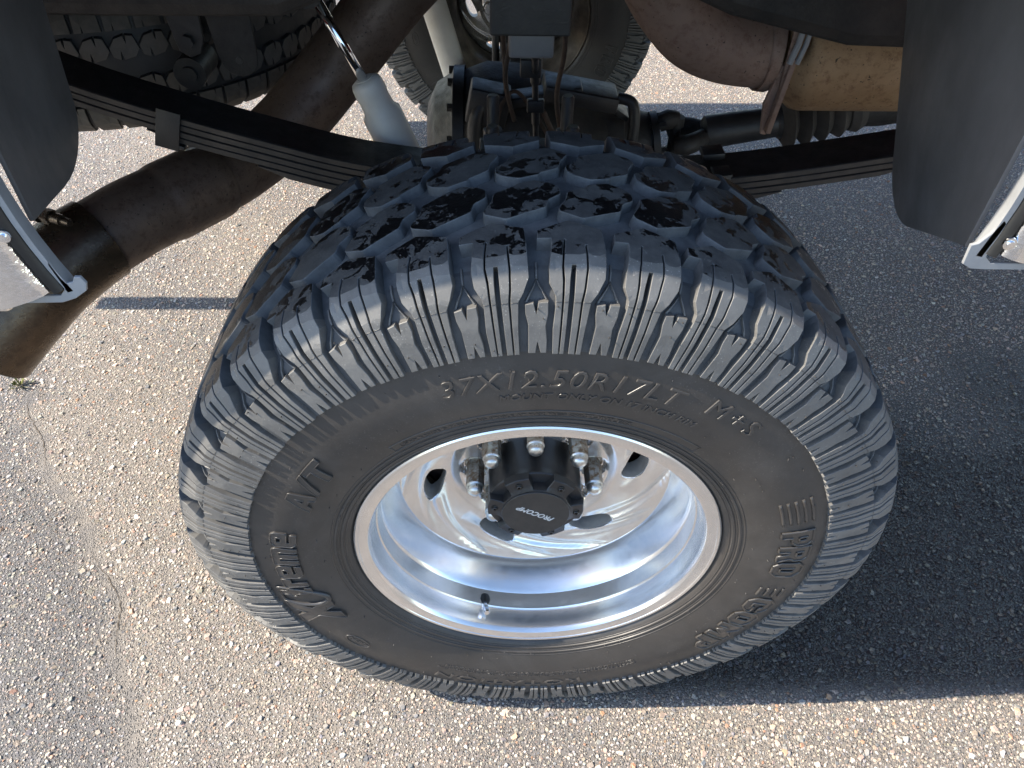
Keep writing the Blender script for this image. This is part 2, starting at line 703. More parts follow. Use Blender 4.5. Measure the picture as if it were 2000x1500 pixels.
M_tread = tread_material()
M_wall = rubber('tread_groove_rubber', (0.054, 0.058, 0.062), (0.108, 0.114, 0.118), (0.7, 0.9), 0.2, scale=35)
M_rib = rubber('shoulder_rubber', (0.082, 0.079, 0.074), (0.125, 0.120, 0.112), (0.45, 0.62), 0.15, (0.32, 0.31, 0.29), scale=22)
M_floor_shade = rubber('channel_shade_rubber', (0.042, 0.043, 0.045), (0.075, 0.076, 0.077), (0.6, 0.8), 0.2, scale=30)  # side channel floors: shade between the ribs put into a darker rubber colour
M_side = rubber('sidewall_rubber', (0.030, 0.027, 0.0245), (0.046, 0.041, 0.037), (0.42, 0.56), 0.10, (0.12, 0.11, 0.10), scale=11)
M_letter = rubber('letter_rubber', (0.036, 0.033, 0.030), (0.056, 0.051, 0.047), (0.27, 0.38), 0.1, scale=20)


def alu_material():
    mt, nt, b = new_mat('polished_aluminium')
    k = NB(nt, wheel)
    b.inputs['Metallic'].default_value = 0.84
    f = k.map(k.noise(14, 5, 0.65), 0.3, 0.7, 0, 1)
    k.link(k.mix(f, (0.70, 0.68, 0.655), (0.80, 0.78, 0.755)), b.inputs['Base Color'])
    sm = k.noise(26, 6, 0.7, dist=1.2)
    k.link(k.map(sm, 0.35, 0.75, 0.16, 0.28), b.inputs['Roughness'])
    # circular polishing marks
    sx = k.n('ShaderNodeSeparateXYZ')
    k.link(k.co, sx.inputs[0])
    r2 = k.math('ADD', k.math('MULTIPLY', sx.outputs[0], sx.outputs[0]), k.math('MULTIPLY', sx.outputs[2], sx.outputs[2]))
    rr_ = k.math('SQRT', r2)
    cv = k.n('ShaderNodeCombineXYZ')
    k.link(k.math('MULTIPLY', rr_, 900.0), cv.inputs[0])
    k.link(k.math('MULTIPLY', k.math('ARCTAN2', sx.outputs[2], sx.outputs[0]), 2.0), cv.inputs[1])
    k.link(k.math('MULTIPLY', sx.outputs[1], 900.0), cv.inputs[2])
    nn = k.noise(1.0, 3, 0.6, cv.outputs[0])
    k.link(k.bump(nn, 0.02, 0.0004), b.inputs['Normal'])
    return mt


M_alu = alu_material()
M_cap = simple('satin_black_plastic', (0.012, 0.012, 0.013), (0.020, 0.020, 0.021), 30, (0.32, 0.45), 0, 0.15, 700, 0.0006)
M_capface = simple('cap_face_black', (0.020, 0.019, 0.018), (0.03, 0.028, 0.026), 40, (0.45, 0.6), 0, 0.2, 900, 0.0006)
M_white = simple('white_print', (0.50, 0.50, 0.49), (0.58, 0.58, 0.57), 40, (0.4, 0.5), 0, 0)


def rusty_chrome():
    mt, nt, b = new_mat('rust_stained_chrome')
    k = NB(nt, wheel)
    f = k.map(k.noise(130, 5, 0.7), 0.46, 0.60, 0, 1)
    k.link(k.mix(f, (0.36, 0.34, 0.30), (0.19, 0.115, 0.06)), b.inputs['Base Color'])
    k.link(k.map(f, 0, 1, 0.75, 0.2), b.inputs['Metallic'])
    k.link(k.map(f, 0, 1, 0.36, 0.7), b.inputs['Roughness'])
    k.link(k.bump(k.noise(400, 3, 0.6), 0.3, 0.0008), b.inputs['Normal'])
    return mt


M_nut = rusty_chrome()
M_grime = simple('brake_dusted_aluminium', (0.05, 0.042, 0.035), (0.14, 0.115, 0.09), 16, (0.45, 0.65), 0.6, 0.2, 200)
M_chrome = simple('bright_chrome', (0.82, 0.82, 0.82), (0.9, 0.9, 0.9), 20, (0.06, 0.12), 1.0, 0.02, 60)
M_cast = simple('cast_aluminium', (0.26, 0.24, 0.22), (0.36, 0.34, 0.31), 30, (0.5, 0.65), 0.3, 0.3, 300)
M_dull = simple('dull_chrome', (0.55, 0.54, 0.51), (0.68, 0.67, 0.64), 60, (0.24, 0.4), 0.9, 0.15, 300)
M_wavy = simple('rippled_chrome', (0.80, 0.79, 0.77), (0.9, 0.89, 0.87), 20, (0.04, 0.10), 1.0, 0.45, 45, 0.006)
M_dark = simple('dark_grimy_metal', (0.007, 0.0066, 0.0062), (0.024, 0.019, 0.016), 14, (0.55, 0.8), 0.0, 0.4, 160, 0.003)
M_spring = simple('black_painted_steel', (0.007, 0.007, 0.008), (0.022, 0.020, 0.019), 18, (0.38, 0.62), 0.0, 0.35, 220, 0.0015)
M_edge = simple('dusty_leaf_edge', (0.026, 0.023, 0.021), (0.062, 0.050, 0.041), 16, (0.6, 0.85), 0.0, 0.4, 200, 0.0015)


def rust_material(name, c1, c2, c3, rough=(0.5, 0.75), metal=0.25, spots=True):
    mt, nt, b = new_mat(name)
    k = NB(nt)
    f = k.map(k.noise(9, 6, 0.65), 0.33, 0.68, 0, 1)
    c = k.mix(f, c1, c2)
    g = k.map(k.noise(60, 6, 0.75), 0.50, 0.66, 0, 0.8)
    c = k.mix(g, c, c3)
    if spots:
        sp = k.map(k.noise(170, 2, 0.5), 0.68, 0.72, 0, 0.85)
        c = k.mix(sp, c, (0.02, 0.015, 0.012))
    k.link(c, b.inputs['Base Color'])
    b.inputs['Metallic'].default_value = metal
    k.link(k.map(k.noise(30, 5, 0.6), 0.3, 0.7, *rough), b.inputs['Roughness'])
    k.link(k.bump(k.noise(140, 6, 0.7), 0.35, 0.002), b.inputs['Normal'])
    return mt


M_pipe = rust_material('rusty_exhaust_steel', (0.090, 0.064, 0.049), (0.150, 0.105, 0.078), (0.065, 0.038, 0.026), (0.42, 0.62), 0.35)
M_elbow = rust_material('heat_rusted_elbow', (0.20, 0.135, 0.105), (0.26, 0.175, 0.135), (0.15, 0.085, 0.06), (0.55, 0.75), 0.2)
M_muff = rust_material('ochre_rusted_muffler', (0.28, 0.17, 0.085), (0.36, 0.235, 0.13), (0.17, 0.09, 0.045), (0.55, 0.8), 0.2)
M_tip = rust_material('tarnished_exhaust_tip', (0.075, 0.056, 0.040), (0.11, 0.080, 0.054), (0.05, 0.035, 0.025), (0.20, 0.36), 0.8, False)
M_bead = rust_material('pale_weld_bead', (0.48, 0.45, 0.41), (0.58, 0.54, 0.50), (0.26, 0.20, 0.15), (0.35, 0.5), 0.2, False)
M_shock = simple('grey_white_shock_paint', (0.62, 0.59, 0.53), (0.74, 0.71, 0.65), 14, (0.35, 0.5), 0, 0.15, 200)
M_flap = simple('black_rubber_flap', (0.080, 0.077, 0.077), (0.130, 0.125, 0.123), 7, (0.36, 0.52), 0, 0.2, 500, 0.001)
M_grey = simple('grey_lip_paint', (0.20, 0.205, 0.21), (0.27, 0.275, 0.28), 14, (0.35, 0.5), 0.0, 0.1, 200)
M_red = simple('red_body_paint', (0.26, 0.012, 0.014), (0.30, 0.016, 0.018), 3, (0.12, 0.18), 0.0, 0, spec=0.6)
M_edging = simple('black_rubber_edging', (0.008, 0.008, 0.008), (0.015, 0.015, 0.015), 30, (0.3, 0.42), 0, 0.1, 400)
M_drum = rust_material('rusty_brake_iron', (0.026, 0.019, 0.016), (0.065, 0.040, 0.028), (0.03, 0.02, 0.015), (0.6, 0.85), 0.2)
M_bed = simple('bed_underside_paint', (0.035, 0.033, 0.032), (0.06, 0.055, 0.05), 8, (0.6, 0.8))
M_glass = simple('dark_cab_glass', (0.01, 0.012, 0.013), (0.014, 0.016, 0.017), 3, (0.03, 0.05), 0, 0)

# ================================================================== TYRE
# outer tread profile, s measured from the crown outwards: (R, y), outer side = -y
OP = [(0.466, 0.0), (0.4657, -0.04), (0.4640, -0.08), (0.4612, -0.110), (0.4588, -0.124), (0.4530, -0.1350), (0.4310, -0.1495), (0.400, -0.1575), (0.3640, -0.1620), (0.3560, -0.1625)]
OS = [0.0]
for a, b in zip(OP, OP[1:]):
    OS.append(OS[-1] + math.hypot(b[0] - a[0], b[1] - a[1]))
OP_ = np.array(OP)
TH_S = [0.0, 0.085, 0.125, 0.145, 0.17, 0.20, 0.235]
TH_H = [0.0105, 0.0130, 0.0180, 0.0165, 0.0095, 0.0066, 0.0052]
S_END = 0.2285


def prof(s):
    sg = 1 if s >= 0 else -1
    a = abs(s)
    r = float(np.interp(a, OS, OP_[:, 0]))
    y = float(np.interp(a, OS, OP_[:, 1]))
    return r, y * sg


def prof_n(s):
    r1, y1 = prof(s - 0.006)
    r2, y2 = prof(s + 0.006)
    dr, dy = r2 - r1, y2 - y1
    L = math.hypot(dr, dy)
    # outward normal: at the crown (+r)
    return (-dy / L, dr / L) if True else None


def th(s):
    return float(np.interp(abs(s), TH_S, TH_H))


def carc(s):
    r, y = prof(s)
    n = prof_n(s)
    h = th(s)
    return r - n[0] * h, y - n[1] * h


RREF = 0.466


def tyre_map(t, s, h):
    """t along the circumference (to +X at the top), s towards the outer side, h above groove floor"""
    r, y = carc(s)
    n = prof_n(s)
    r += n[0] * h
    y += n[1] * h
    a = PI / 2 - t / RREF
    return (r * math.cos(a), y, r * math.sin(a))


NP = 39
PL = 2 * PI * RREF / NP

# sidewall (below the lugs): (R, y)
SIDE = [carc(S_END), (0.350, -0.1585), (0.335, -0.1608), (0.315, -0.1610), (0.298, -0.1590), (0.283, -0.1555), (0.272, -0.1528), (0.264, -0.1500), (0.2635, -0.1510), (0.261, -0.1510), (0.2605, -0.1495), (0.256, -0.1475), (0.2555, -0.1485), (0.2525, -0.1480), (0.252, -0.1465), (0.246, -0.1435), (0.2425, -0.139), (0.2405, -0.130), (0.236, -0.120)]
SR = np.array([q[0] for q in SIDE])[::-1]
SY = np.array([q[1] for q in SIDE])[::-1]


def side_y(r):
    return float(np.interp(r, SR, SY))


def build_tyre(parent):
    mb = MB()
    ss = np.concatenate([np.linspace(0, S_END, 30)])
    outer = [carc(s) for s in ss] + SIDE[1:]
    full = [(r, -y) for r, y in outer[::-1]] + outer[1:]
    mat = []
    n = 200
    verts = []
    for r, y in full:
        for k in range(n):
            a = 2 * PI * k / n
            verts.append((r * math.cos(a), y, r * math.sin(a)))
    fs, ml = [], []
    nside = len(SIDE) - 1
    for i in range(len(full) - 1):
        for k in range(n):
            k2 = (k + 1) % n
            fs.append((i * n + k, i * n + k2, (i + 1) * n + k2, (i + 1) * n + k))
            ml.append(0 if (i < nside or i >= len(full) - 1 - nside) else (1 if abs(full[i][1]) < 0.118 else 2))
    mb.add(verts, fs, ml, True)
    return mb.build('tyre', [M_side, M_wall, M_floor_shade], parent, sharp=35)


tyre = build_tyre(wheel)
tag(tyre, 'black tyre body with smooth brown tinted sidewall')


def P_(pts, rnd=0.0):
    q = [(a * PL, s) for a, s in pts]
    if not rnd:
        return q
    out = []
    for i in range(len(q)):
        a, b, c = Vector(q[i - 1]), Vector(q[i]), Vector(q[(i + 1) % len(q)])
        d1, d2 = a - b, c - b
        r1, r2 = min(rnd, d1.length * .4), min(rnd, d2.length * .4)
        p, w = b + d1.normalized() * r1, b + d2.normalized() * r2
        out += [tuple(p), tuple((p + w) * .25 + b * .5), tuple(w)]
    return out


# shoulder block, pitch-relative, cut by sipes and a wide slot from its lower end
SH = P_([(.03, .092), (.43, .0765), (.86, .088), (.885, .112), (.89, .132), (.90, .148), (.82, .162), (.745, .171), (.715, .200), (.705, S_END),
         (.628, S_END), (.636, .172), (.660, .158), (.672, .140), (.650, .112), (.628, .113), (.646, .140), (.634, .157), (.608, .171), (.600, S_END),
         (.505, S_END), (.510, .150), (.508, .136), (.452, .136), (.440, .150), (.425, S_END),
         (.362, S_END), (.372, .172), (.372, .150), (.352, .137), (.365, .120), (.385, .106), (.362, .104), (.340, .121), (.326, .138), (.344, .152), (.344, .172), (.335, S_END),
         (.245, S_END), (.232, .200), (.262, .174), (.255, .166), (.172, .154), (.160, .140), (.205, .112), (.200, .104), (.02, .104)])
# hexagonal tread block
HX = P_([(.000, .0560), (.02, .0605), (.30, .0710), (.815, .0530), (.850, .0400), (1.020, .0290), (1.005, .0160), (.90, .0095), (.70, .0030), (.43, .0100), (.40, .0140), (.14, .0250), (.115, .0380)], 0.0028)
# buttress block on the side between the lugs
BT = P_([(-.165, .174), (-.05, .1725), (-.012, .184), (.024, .1725), (.155, .172), (.158, .184), (.122, .197), (.148, .213), (.143, S_END - .001), (.052, S_END - .001), (.0, .214), (-.035, S_END - .001), (-.148, S_END - .001), (-.130, .196), (-.165, .184)])
B_RIDGE = [P_([(-.015, .152), (.012, .149), (-.130, .1735), (-.165, .1735)]), P_([(-.012, .149), (.015, .152), (.150, .1715), (.120, .1715)]), P_([(-.014, .122), (.014, .122), (.014, .150), (-.014, .150)])]


def shoulder_mesh():
    mb = MB()
    prism(mb, SH, tyre_map, lambda t, s: th(s), step=0.0065, bev=0.0004, draft=0.0003, matf=lambda t, s: 0 if s < 0.124 else 2)
    for a_, b_ in ((.262, .338), (.378, .428), (.508, .600), (.640, .742)):
        mb.tube([tyre_map((a_ + (b_ - a_) * q_ / 3) * PL, .1715 + .0004 * math.sin(9 * q_ + 40 * a_), th(.1715)) for q_ in range(4)], 0.0004, 5, mat=3)
    # walls: groove rubber on the tread, shoulder rubber on the side
    o = mb.build('shoulder_block', [M_tread, M_wall, M_rib, M_letter], wheel)
    me_ = o.data
    for q in me_.polygons:
        if q.material_index == 1 and abs(q.center.y) > 0.128:
            q.material_index = 2
    return o


def hex_mesh():
    mb = MB()
    hx = HX if area2(HX) > 0 else HX[::-1]
    prism(mb, offset(hx, 0.0012), tyre_map, lambda t, s: th(s), step=0.009, bev=0.0007, draft=0.0016)
    return mb.build('tread_block', [M_tread, M_wall], wheel)


def butt_mesh():
    mb = MB()
    prism(mb, BT, tyre_map, lambda t, s: th(s) * 0.95, step=0.009, bev=0.0005, draft=0.0004, mats=(0, 0))
    for q in B_RIDGE:
        prism(mb, q, tyre_map, lambda t, s: min(th(s), 0.0046) * (0.8 if s > .15 else 0.55), step=0.012, bev=0.0004, draft=0.0005, mats=(0, 0))
    return mb.build('buttress_block', [M_rib], wheel)


PH0 = R(92.2 - 90.0)       # a buttress stands at 92 degrees
blocks = []
for maker, tags in ((shoulder_mesh, 'sh'), (hex_mesh, 'hx'), (butt_mesh, 'bt')):
    o0 = maker()
    for side in (0, 1):
        for i in range(NP):
            o = o0 if (side == 0 and i == 0) else o0.copy()
            if o is not o0:
                link(o)
                o.parent = wheel
            ang = -PH0 - i * 2 * PI / NP + (0 if not side else PI / NP * 0.35)
            if tags == 'hx':
                ang += 0.055
            M4 = Matrix.Rotation(ang, 4, 'Y')
            if side:
                M4 = M4 @ Matrix.Rotation(PI, 4, 'Z')
            o.matrix_local = M4
            blocks.append(o)

# raised lettering
surf = lambda r: side_y(r) - 0.0002


def lettering(name, label, parts):
    mb = MB()
    for kw in parts:
        kw = dict(kw)
        polar_text(mb, kw.pop('body'), kw.pop('size'), kw.pop('Rm'), kw.pop('th'), surf, **kw)
    o = mb.build(name, [M_letter], wheel, fix=False)
    tag(o, label)
    return mb, o


lettering('raised_lettering', 'raised size marking 37X12.50R17LT M+S', [
    dict(body='37X12.50R17LT', size=0.0320, Rm=0.3330, th=88.0, w=1.13, shear=0.22, bold=-0.0004, extrude=0.0014, bevel=0.0004, spacing=1.08),
    dict(body='M+S', size=0.0300, Rm=0.3400, th=54.5, w=1.15, shear=0.12, bold=-0.0003, extrude=0.0014, bevel=0.0004, spacing=1.25)])
lettering('raised_lettering', 'small raised line MOUNT ONLY ON 17 INCH RIM', [
    dict(body='MOUNT ONLY ON 17 INCH RIM', size=0.0125, Rm=0.3085, th=79.5, w=1.16, shear=0.2, bold=-0.0001, extrude=0.0007, bevel=0.0003, spacing=1.05)])
GL = {
    'P': ([(0, 0), (.34, 0), (.34, .34), (.62, .34), (.80, .50), (.80, .85), (.65, 1), (0, 1)], [[(.34, .55), (.52, .55), (.52, .80), (.34, .80)]], .92),
    'R': ([(0, 0), (.30, 0), (.30, .36), (.42, .36), (.55, 0), (.90, 0), (.70, .42), (.82, .55), (.82, .85), (.67, 1), (0, 1)], [[(.30, .58), (.53, .58), (.53, .80), (.30, .80)]], 1.0),
    'O': ([(.22, 0), (.63, 0), (.85, .22), (.85, .78), (.63, 1), (.22, 1), (0, .78), (0, .22)], [[(.32, .26), (.53, .26), (.53, .74), (.32, .74)]], .97),
    'C': ([(.22, 0), (.63, 0), (.85, .22), (.85, .40), (.55, .40), (.55, .26), (.30, .26), (.30, .74), (.55, .74), (.55, .62), (.85, .62), (.85, .78), (.63, 1), (.22, 1), (0, .78), (0, .22)], [], .97),
    'M': ([(0, 0), (.27, 0), (.27, .52), (.50, .12), (.73, .52), (.73, 0), (1, 0), (1, 1), (.73, 1), (.50, .62), (.27, 1), (0, 1)], [], 1.14),
    'A': ([(0, 0), (.25, 0), (.32, .20), (.60, .20), (.67, 0), (.92, 0), (.61, 1), (.31, 1)], [[(.39, .38), (.53, .38), (.46, .72)]], 1.0),
    '/': ([(0, 0), (.24, 0), (.66, 1), (.42, 1)], [], .72),
    'T': ([(.30, 0), (.58, 0), (.58, .76), (.88, .76), (.88, 1), (0, 1), (0, .76), (.30, .76)], [], .95),
    'X': ([(0, 0), (.34, 0), (.50, .30), (.66, 0), (1, 0), (.68, .50), (1, 1), (.66, 1), (.50, .70), (.34, 1), (0, 1), (.32, .50)], [], 1.02),
    't': ([(.12, 0), (.46, 0), (.46, .18), (.36, .18), (.36, .52), (.50, .52), (.50, .72), (.36, .72), (.36, .98), (.12, .98), (.12, .72), (0, .72), (0, .52), (.12, .52)], [], .60),
    'r': ([(0, 0), (.25, 0), (.25, .46), (.50, .46), (.50, .72), (0, .72)], [], .58),
    'e': ([(.15, 0), (.72, 0), (.72, .17), (.26, .17), (.26, .27), (.75, .27), (.75, .60), (.62, .72), (.13, .72), (0, .60), (0, .12)], [[(.26, .42), (.50, .42), (.50, .56), (.26, .56)]], .86),
    'm': ([(0, 0), (.24, 0), (.24, .52), (.36, .52), (.36, 0), (.60, 0), (.60, .52), (.72, .52), (.72, 0), (.96, 0), (.96, .60), (.85, .72), (0, .72)], [], 1.08),
}


def glyph(mb, ch, size, Rb, th0, w=1.0, slant=0.0, h=0.0012, wire=0.0):
    """one raised letter: its left foot at angle th0 (radians), base line on radius Rb, reading clockwise"""
    outer, holes, adv = GL[ch]

    def place(q, hh):
        x = (q[0] + slant * q[1]) * size * w
        r = Rb + q[1] * size
        a = th0 - x / (Rb + size * .5)
        return (r * math.cos(a), side_y(r) - hh, r * math.sin(a))
    o_ = subdiv(outer if area2(outer) > 0 else outer[::-1], .12)
    hs_ = [subdiv(q if area2(q) > 0 else q[::-1], .12) for q in holes]
    v2, tr, _ = fill(o_, hs_, None)
    mb.add([place(q, h) for q in v2], tr)
    for lp in [o_] + hs_:
        n_ = len(lp)
        mb.add([place(q, h) for q in lp] + [place(q, -.0006) for q in lp], [(i, (i + 1) % n_, n_ + (i + 1) % n_, n_ + i) for i in range(n_)])
        if wire:
            mb.tube([place(q, h) for q in lp + lp[:1]], wire, 6, caps=False)
    return adv * size * w / (Rb + size * .5)


def word(label, txt, size, Rb, start_deg, **kw):
    mb = MB()
    a = R(start_deg)
    for ch in txt:
        a -= glyph(mb, ch, size, Rb, a, **kw)
    tag(mb.build('raised_lettering', [M_letter], wheel, fix=False), label)


word('outlined raised block letters PRO', 'PRO', .0400, .3105, 12.6, w=.92, h=.0016, wire=.0017)
word('outlined raised block letters COMP', 'COMP', .0400, .3105, -15.4, w=.98, h=.0016, wire=.0017)
word('bold raised letters A/T', 'A/T', .0330, .2990, 158.0, w=1.05, slant=.18, h=.0024, wire=.0008)
mbx = MB()
a_ = R(193.0)
for ch in 'treme':
    a_ -= glyph(mbx, ch, .0440, .3090, a_, w=.86, slant=.06, h=.0026, wire=.0009)
glyph(mbx, 'X', .0600, .2960, R(206.5), w=.95, slant=.22, h=.0034, wire=.0010)
ring = []
for i in range(41):
    a = 0.35 + 2 * PI * i / 41 * 0.93
    x_, y_ = 0.040 * math.cos(a), 0.0175 * math.sin(a)
    ca, sa = math.cos(R(62)), math.sin(R(62))
    xx, yy = x_ * ca - y_ * sa, x_ * sa + y_ * ca
    t_ = R(193.5) - xx / 0.332
    rr_ = min(0.332 + yy, 0.3555)
    ring.append((rr_ * math.cos(t_), side_y(rr_) - 0.0012, rr_ * math.sin(t_)))
mbx.tube(ring, [0.0010 + 0.0028 * math.sin(PI * i / 40) for i in range(41)], 8)
tag(mbx.build('raised_lettering', [M_letter], wheel, fix=False), 'raised script Xtreme with an orbit ring round its X')
for (t0, t1, bars, r0, r1) in ((23.5, 15.6, 5, 0.3120, 0.3490), (-10.6, -13.8, 4, 0.3130, 0.3460)):
    mbs = MB()
    for b_ in range(bars):
        rr_ = r0 + (r1 - r0) * b_ / (bars - 1)
        pts = []
        for i in range(9):
            t_ = R(t0 + (t1 - t0) * i / 8)
            pts.append((rr_ * math.cos(t_), side_y(rr_) - 0.0006, rr_ * math.sin(t_)))
        mbs.tube(pts, 0.0019, 8)
    tag(mbs.build('raised_stripes', [M_letter], wheel), 'raised parallel bars %s the letters PRO' % ('above' if t0 > 0 else 'below'))
lettering('raised_lettering', 'raised word ROTATION upside down at the bottom', [
    dict(body='ROTATION', size=0.0250, Rm=0.3440, th=-96.0, w=1.7, bold=-0.0002, extrude=0.0008, bevel=0.0004, spacing=1.15)])
small = MB()
polar_text(small, 'SAFETY WARNING', 0.0085, 0.318, -67.0, surf, w=1.2, extrude=0.0005, bevel=0.0002)
polar_text(small, 'SERIOUS INJURY MAY RESULT FROM', 0.0062, 0.3105, -69.5, surf, w=1.1, extrude=0.0004, bevel=0.0002, res=1)
polar_text(small, 'EXPLOSION OF TIRE/RIM ASSEMBLY DUE TO IMPROPER MOUNTING', 0.0062, 0.3180, -96, surf, w=1.25, extrude=0.0004, bevel=0.0002, res=1)
polar_text(small, 'TIRE FAILURE DUE TO UNDERINFLATION OVERLOADING', 0.0062, 0.3110, -96, surf, w=1.3, extrude=0.0004, bevel=0.0002, res=1)
polar_text(small, 'LOAD RANGE D MAX LOAD SINGLE AT MAX PRESS COLD', 0.0064, 0.2745, 103, surf, w=1.3, extrude=0.0003, bevel=0.00015, res=1)
polar_text(small, 'TUBELESS', 0.0090, 0.2745, 76, surf, w=1.4, extrude=0.0003, bevel=0.0002, res=1)
polar_text(small, 'RADIAL', 0.0090, 0.330, -141.8, surf, w=1.2, extrude=0.0003, bevel=0.0002, res=1)
el = []
for i in range(33):
    a = 2 * PI * i / 32
    t_ = R(-141.8) - 0.022 * math.cos(a) / 0.33
    rr_ = 0.33 + 0.0095 * math.sin(a)
    el.append((rr_ * math.cos(t_), side_y(rr_) - 0.0004, rr_ * math.sin(t_)))
small.tube(el, 0.0008, 6)
# the long oval frame above the rim
fr = []
for i in range(26):
    t_ = R(128 - 76 * i / 25)
    fr.append((0.2815, t_))
for i in range(26):
    t_ = R(52 + 76 * i / 25)
    fr.append((0.2700, t_))
fr.append(fr[0])
small.tube([(r * math.cos(t), side_y(r) - 0.0002, r * math.sin(t)) for r, t in fr], 0.0007, 6)
for rr_ in (0.2680, 0.2585, 0.2500):
    c_ = [(rr_ * math.cos(2 * PI * i / 120), side_y(rr_) - 0.0001, rr_ * math.sin(2 * PI * i / 120)) for i in range(121)]
    small.tube(c_, 0.0006, 5, caps=False)
tag(small.build('raised_lettering', [M_letter], wheel, fix=False), 'fine moulded warning print, oval badge and bead lines')

# rubber whiskers left from the mould
wh = MB()
for i in range(90):
    r_ = random.choice([0.262, 0.278, 0.300, 0.345, 0.352, random.uniform(0.28, 0.352)])
    t_ = random.uniform(0, 2 * PI)
    y_ = side_y(r_)
    L = random.uniform(0.0015, 0.0045)
    p0 = Vector((r_ * math.cos(t_), y_ + 0.0005, r_ * math.sin(t_)))
    d_ = Vector((random.uniform(-.35, .35), -1, random.uniform(-.35, .35))).normalized()
    wh.tube([p0, p0 + d_ * L * .6, p0 + d_ * L + Vector((random.uniform(-1, 1), 0, random.uniform(-1, 1))) * 0.0006], [0.0006, 0.0005, 0.0003], 5)
for i in range(NP * 3):
    s_ = random.uniform(.165, .222)
    t_ = (i // 3) * PL + random.choice([-.08, 0.02, .1, .30, .55]) * PL + random.uniform(-.01, .01) * PL
    p0 = Vector(tyre_map(t_, s_, th(s_) - .0004))
    p1 = Vector(tyre_map(t_, s_, th(s_) + .0016))
    M4 = Matrix.Rotation(-PH0, 4, 'Y')
    wh.tube([M4 @ p0, M4 @ p1], [0.0008, 0.0006], 5)
tag(wh.build('rubber_whiskers', [M_letter], wheel, fix=False), 'tiny rubber vent whiskers on the sidewall', kind='stuff')

# ================================================================== RIM
# dished barrel
barrel = [(0.2405, -0.128), (0.2414, -0.1370), (0.2405, -0.1405), (0.2385, -0.1418), (0.2350, -0.1416), (0.2345, -0.1408), (0.2270, -0.1398), (0.2225, -0.1386), (0.2200, -0.1355), (0.2188, -0.1300), (0.2178, -0.1200), (0.2170, -0.1060), (0.2160, -0.1035), (0.2142, -0.1020), (0.2140, -0.0990), (0.2138, -0.0800), (0.2136, -0.0770), (0.2118, -0.0752), (0.2098, -0.0715), (0.2045, -0.0585), (0.1985, -0.0440), (0.1945, -0.0330), (0.1937, -0.0295), (0.1932, -0.0272), (0.1925, -0.0262)]
mb = MB()
fine = []
for (a, b) in zip(barrel, barrel[1:]):
    fine += [a]
fine.append(barrel[-1])
mb.lathe(fine, 192)
rim = mb.build('rim', [M_alu], wheel, sharp=28)
tag(rim, 'polished aluminium dished rim lip')
mb = MB()
mb.lathe([(0.2385, -0.125), (0.2200, -0.100), (0.2050, -0.040), (0.1990, -0.02), (0.196, 0.02), (0.200, 0.08), (0.214, 0.105), (0.2290, 0.118), (0.2345, 0.126), (0.2405, 0.132), (0.2415, 0.139), (0.2385, 0.1415), (0.2350, 0.1385), (0.2300, 0.1260), (0.2130, 0.112), (0.1955, 0.085), (0.1915, 0.02), (0.1935, -0.018)], 120)
tag(mb.build('rim_barrel', [M_grime], wheel, sharp=30), 'inner barrel of the alloy rim')

NS = 6
SLOT0 = 8.0


def slot_outline(th0):
    out = []
    # elongated slot following the circle, fatter at its leading end
    for i in range(40):
        a = 2 * PI * i / 40
        ca, sa = math.cos(a), math.sin(a)
        L = 12.5
        w = 0.0150 * (1.0 - 0.12 * ca)
        pw = lambda q, e: math.copysign(abs(q) ** e, q)
        dth = L * pw(ca, 0.75)
        rr0 = 0.147 + 0.010 * (dth / L) + 0.0
        rr = rr0 + w * pw(sa, 0.8)
        t = R(th0 + dth)
        out.append((rr * math.cos(t), rr * math.sin(t)))
    return out


def disc_y(x, z):
    r = math.hypot(x, z)
    t = math.degrees(math.atan2(z, x))
    y = float(np.interp(r, [.04, .070, .108, .120, .150, .180, .1926], [.004, .004, .002, -.006, -.012, -.021, -.0262]))
    # swirling flutes that leave each slot
    for k in range(NS):
        th0 = SLOT0 + 60 * k
        d = (t - th0 + 360) % 360
        for off, depth in ((0, .0040), (-26, .0018)):
            dd = (d - off) % 360
            if dd > 300:
                dd -= 360
            if 2 < dd < 62:
                rc = 0.140 + 0.048 * ((dd) / 58.0) ** 1.1
                w = 0.0145 * (1 - dd / 66.0) ** 0.8 + 0.001
                q = (r - rc) / w
                if abs(q) < 1:
                    # sharp outer edge, soft inner edge
                    prof_ = (1 - q * q) ** 2 if q < 0 else (1 - q ** 4) ** 2
                    y += depth * prof_ * min(1, dd / 14.0) * min(1, (62 - dd) / 16.0)
    # lug pockets
    for k in range(8):
        a = R(1 + 45 * k)
        d = math.hypot(x - .085 * math.cos(a), z - .085 * math.sin(a))
        if d < .0225:
            q = max(0, min(1, (.0225 - d) / .0045))
            q = q * q * (3 - 2 * q)
            y = y * (1 - q) + .013 * q
    return y


